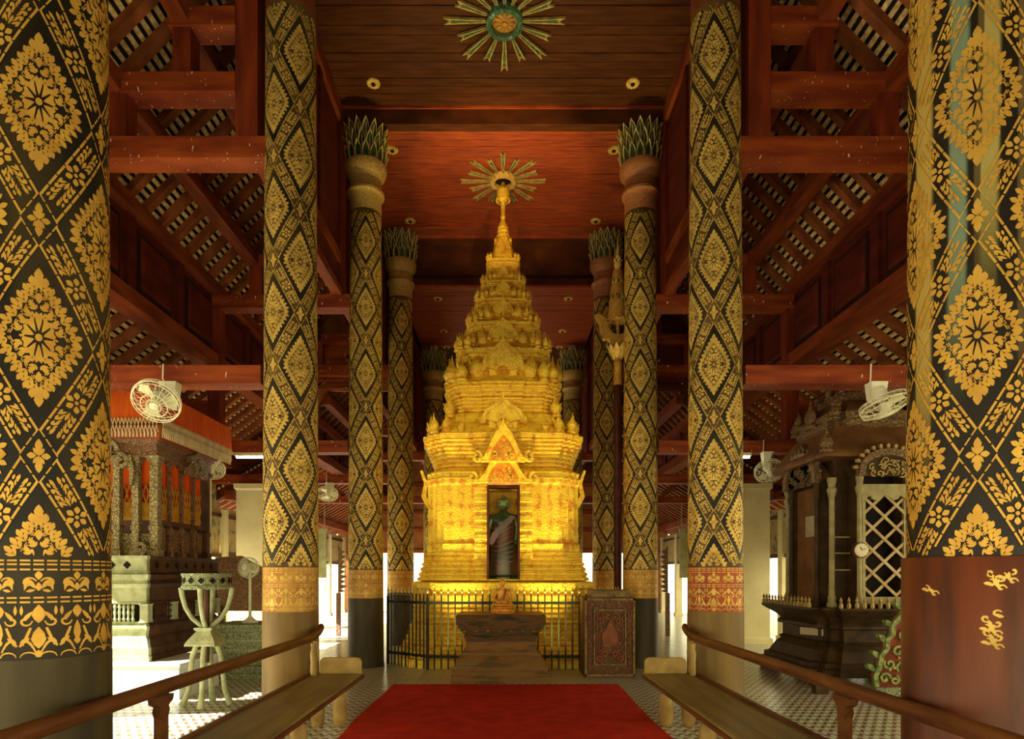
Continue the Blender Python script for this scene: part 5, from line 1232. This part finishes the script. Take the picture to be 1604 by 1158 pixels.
# roofs
sp('eave_roof', B().rings([[(CX+x*s, CY+y*s, z) for x, y in ((-1,-1),(1,-1),(1,1),(-1,1))] for z, s in ((3.08,.86),(3.12,.88),(3.16,.86),(3.30,.74),(3.50,.60),(3.56,.56))]), 'shr_roof')
sp('upper_block', st_([(3.52,.54),(3.56,.62),(3.64,.62),(3.66,.56),(3.72,.60),(3.76,.60),(3.78,.52)]), 'shr_carve')
sp('upper_roof', st_([(3.76,.56),(3.80,.54),(3.92,.42),(3.98,.36)]), 'shr_roof')
sp('spire_block', st_([(3.96,.34),(4.0,.38),(4.08,.38),(4.10,.30),(4.20,.26),(4.24,.28),(4.28,.22)]), 'shr_carve')
sp('spire', B().lathe([(.2,4.26),(.17,4.36),(.12,4.44),(.06,4.55),(.02,4.66)], 10, (CX, CY, 0)), 'shr_wood')
FS = B().lathe([(.30,0),(.34,.12),(.22,.25),(.36,.45),(.28,.68),(.12,.9),(.02,1.25)], 8).mesh('corner_flame', M['shr_carve'])
for s, z, q in ((.86,3.14,.26),(.60,3.64,.22),(.56,3.78,.20),(.36,4.08,.14)):
    for sx in (-1, 1):
        for sy in (-1, 1): link('corner_flame', FS, sh, (sx*s*.95, sy*s*.95, z), sc=q)
for z, s, q in ((3.64,.62,.34),(4.08,.36,.2)):
    link('roof_gablet', FS, sh, (0, -s, z), sc=(q*1.3, q*.5, q)); link('roof_gablet', FS, sh, (-s, 0, z), sc=(q*.5, q*1.3, q))
b = B(); obox(b, (CX-.83, CY-.45, .70), (.10,-.12,.0), (0,0,.05), (-.008,-.006,0)); sp('label_plate', b, 'paper')
for z in (1.55, 1.78, 2.0): sp('side_bar', B().box(4.52, fx0-.03, CY-.665, CY-.655, z, z+.02), 'shr_pale')
ck = thing('wall_clock', 'round white clock fixed beside the lattice door of the dark shrine', 'clock', (4.74, fy-.055, 1.82))
obj('case', B().lathe([(.105,0),(.108,-.02),(.10,-.035),(.09,-.036),(.088,-.022)], 28, cap=False).xf(Matrix.Rotation(-pi/2, 4, 'X')).xf(Matrix.Rotation(pi, 4, 'X')), M['clock_rim'], ck, .7)
obj('dial', B().prism([(.09*math.cos(2*pi*k/28), .09*math.sin(2*pi*k/28)) for k in range(28)], 0, .02, (0,0,0), (1,0,0), (0,0,1)), M['clock_face'], ck)
hn = B().stroke([(0,0),(-.022,.042)], .008, .021, .025, (0,0,0), (1,0,0), (0,0,1)); hn.stroke([(0,0),(.058,-.012 if 0 else .02)], .006, .021, .025, (0,0,0), (1,0,0), (0,0,1)); obj('hands', hn, M['dark'], ck)
tk = B()
for k in range(12): tk.stroke([(.072*math.cos(k*pi/6), .072*math.sin(k*pi/6)), (.083*math.cos(k*pi/6), .083*math.sin(k*pi/6))], .005, .02, .022, (0,0,0), (1,0,0), (0,0,1))
obj('hour_marks', tk, M['dark'], ck)
obj('bracket', B().box(-.02,.02,0,.055,-.03,.03), M['shr_wood'], ck)
# ---------------------------------------------------------------- painted naga stair carving
ng = thing('naga_carving', 'red and green-gold carved serpent stair-piece in front of the dark shrine', 'carving', (4.90, 7.62, 0))
obj('pedestal', B().rect(-.34, .45, -.14, .14, [(0,.02),(.06,.02),(.07,0),(.11,0)]), M['sage'], ng)
ol = [(-.30,.11),(-.31,.26),(-.26,.36),(-.24,.50),(-.17,.58),(-.16,.70),(-.10,.76),(-.09,.88),(0,.98),(.06,1.10),(.16,1.20),(.32,1.22),(.42,1.10),(.45,.60),(.45,.11)]
obj('ground_board', B().prism(ol[::-1], -.05, .05, (0,0,0), (1,0,0), (0,0,1)), M['pink'], ng)
bo = B().stroke(ol[:12], .055, .03, .085, (0,0,0), (1,0,0), (0,0,1)); obj('border', bo, M['greengold'], ng)
for k, (x, z, r) in enumerate(((-.20,.22,.07),(-.08,.20,.06),(-.14,.40,.075),(.02,.36,.08),(-.04,.55,.085),(.14,.52,.085),(.06,.74,.09),(.20,.72,.075),(.14,.92,.085),(.28,.90,.07),(.24,1.06,.075),(.30,.55,.08),(.16,.28,.08),(.32,.32,.075),(.06,.16,.045),(.24,.16,.045))):
    obj('scroll', B().stroke(spiral(x, z, r, 1.25, k*1.3, (-1)**k, 13), .030, .05, .085, (0,0,0), (1,0,0), (0,0,1)), M['greengold'], ng)
for k, (x, z) in enumerate(((-.31,.30),(-.25,.46),(-.17,.66),(-.09,.84),(.03,1.06))): obj('flame', B().prism([(x+p, z+q) for p, q in leafpoly(0,0,2.3,.13,.07)], -.02, .06, (0,0,0), (1,0,0), (0,0,1)), M['greengold'], ng)
jw = B()
for k in range(12): jw.sphere((-.2+.055*k, -.085, .2+.075*k+.05*(k % 2)), .018, 7, 5)
tag(obj('mirror_studs', jw, M['rosette'], ng), kind='stuff')
tag(obj('wooden_block', B().rect(-.075, .075, -.06, .06, [(0,0),(.18,0),(.19,.01),(.21,.01)]), M['shr_wood'], loc=(3.98, 7.70, 0)), 'short square wooden block on the tiles in front of the dark shrine', 'block')
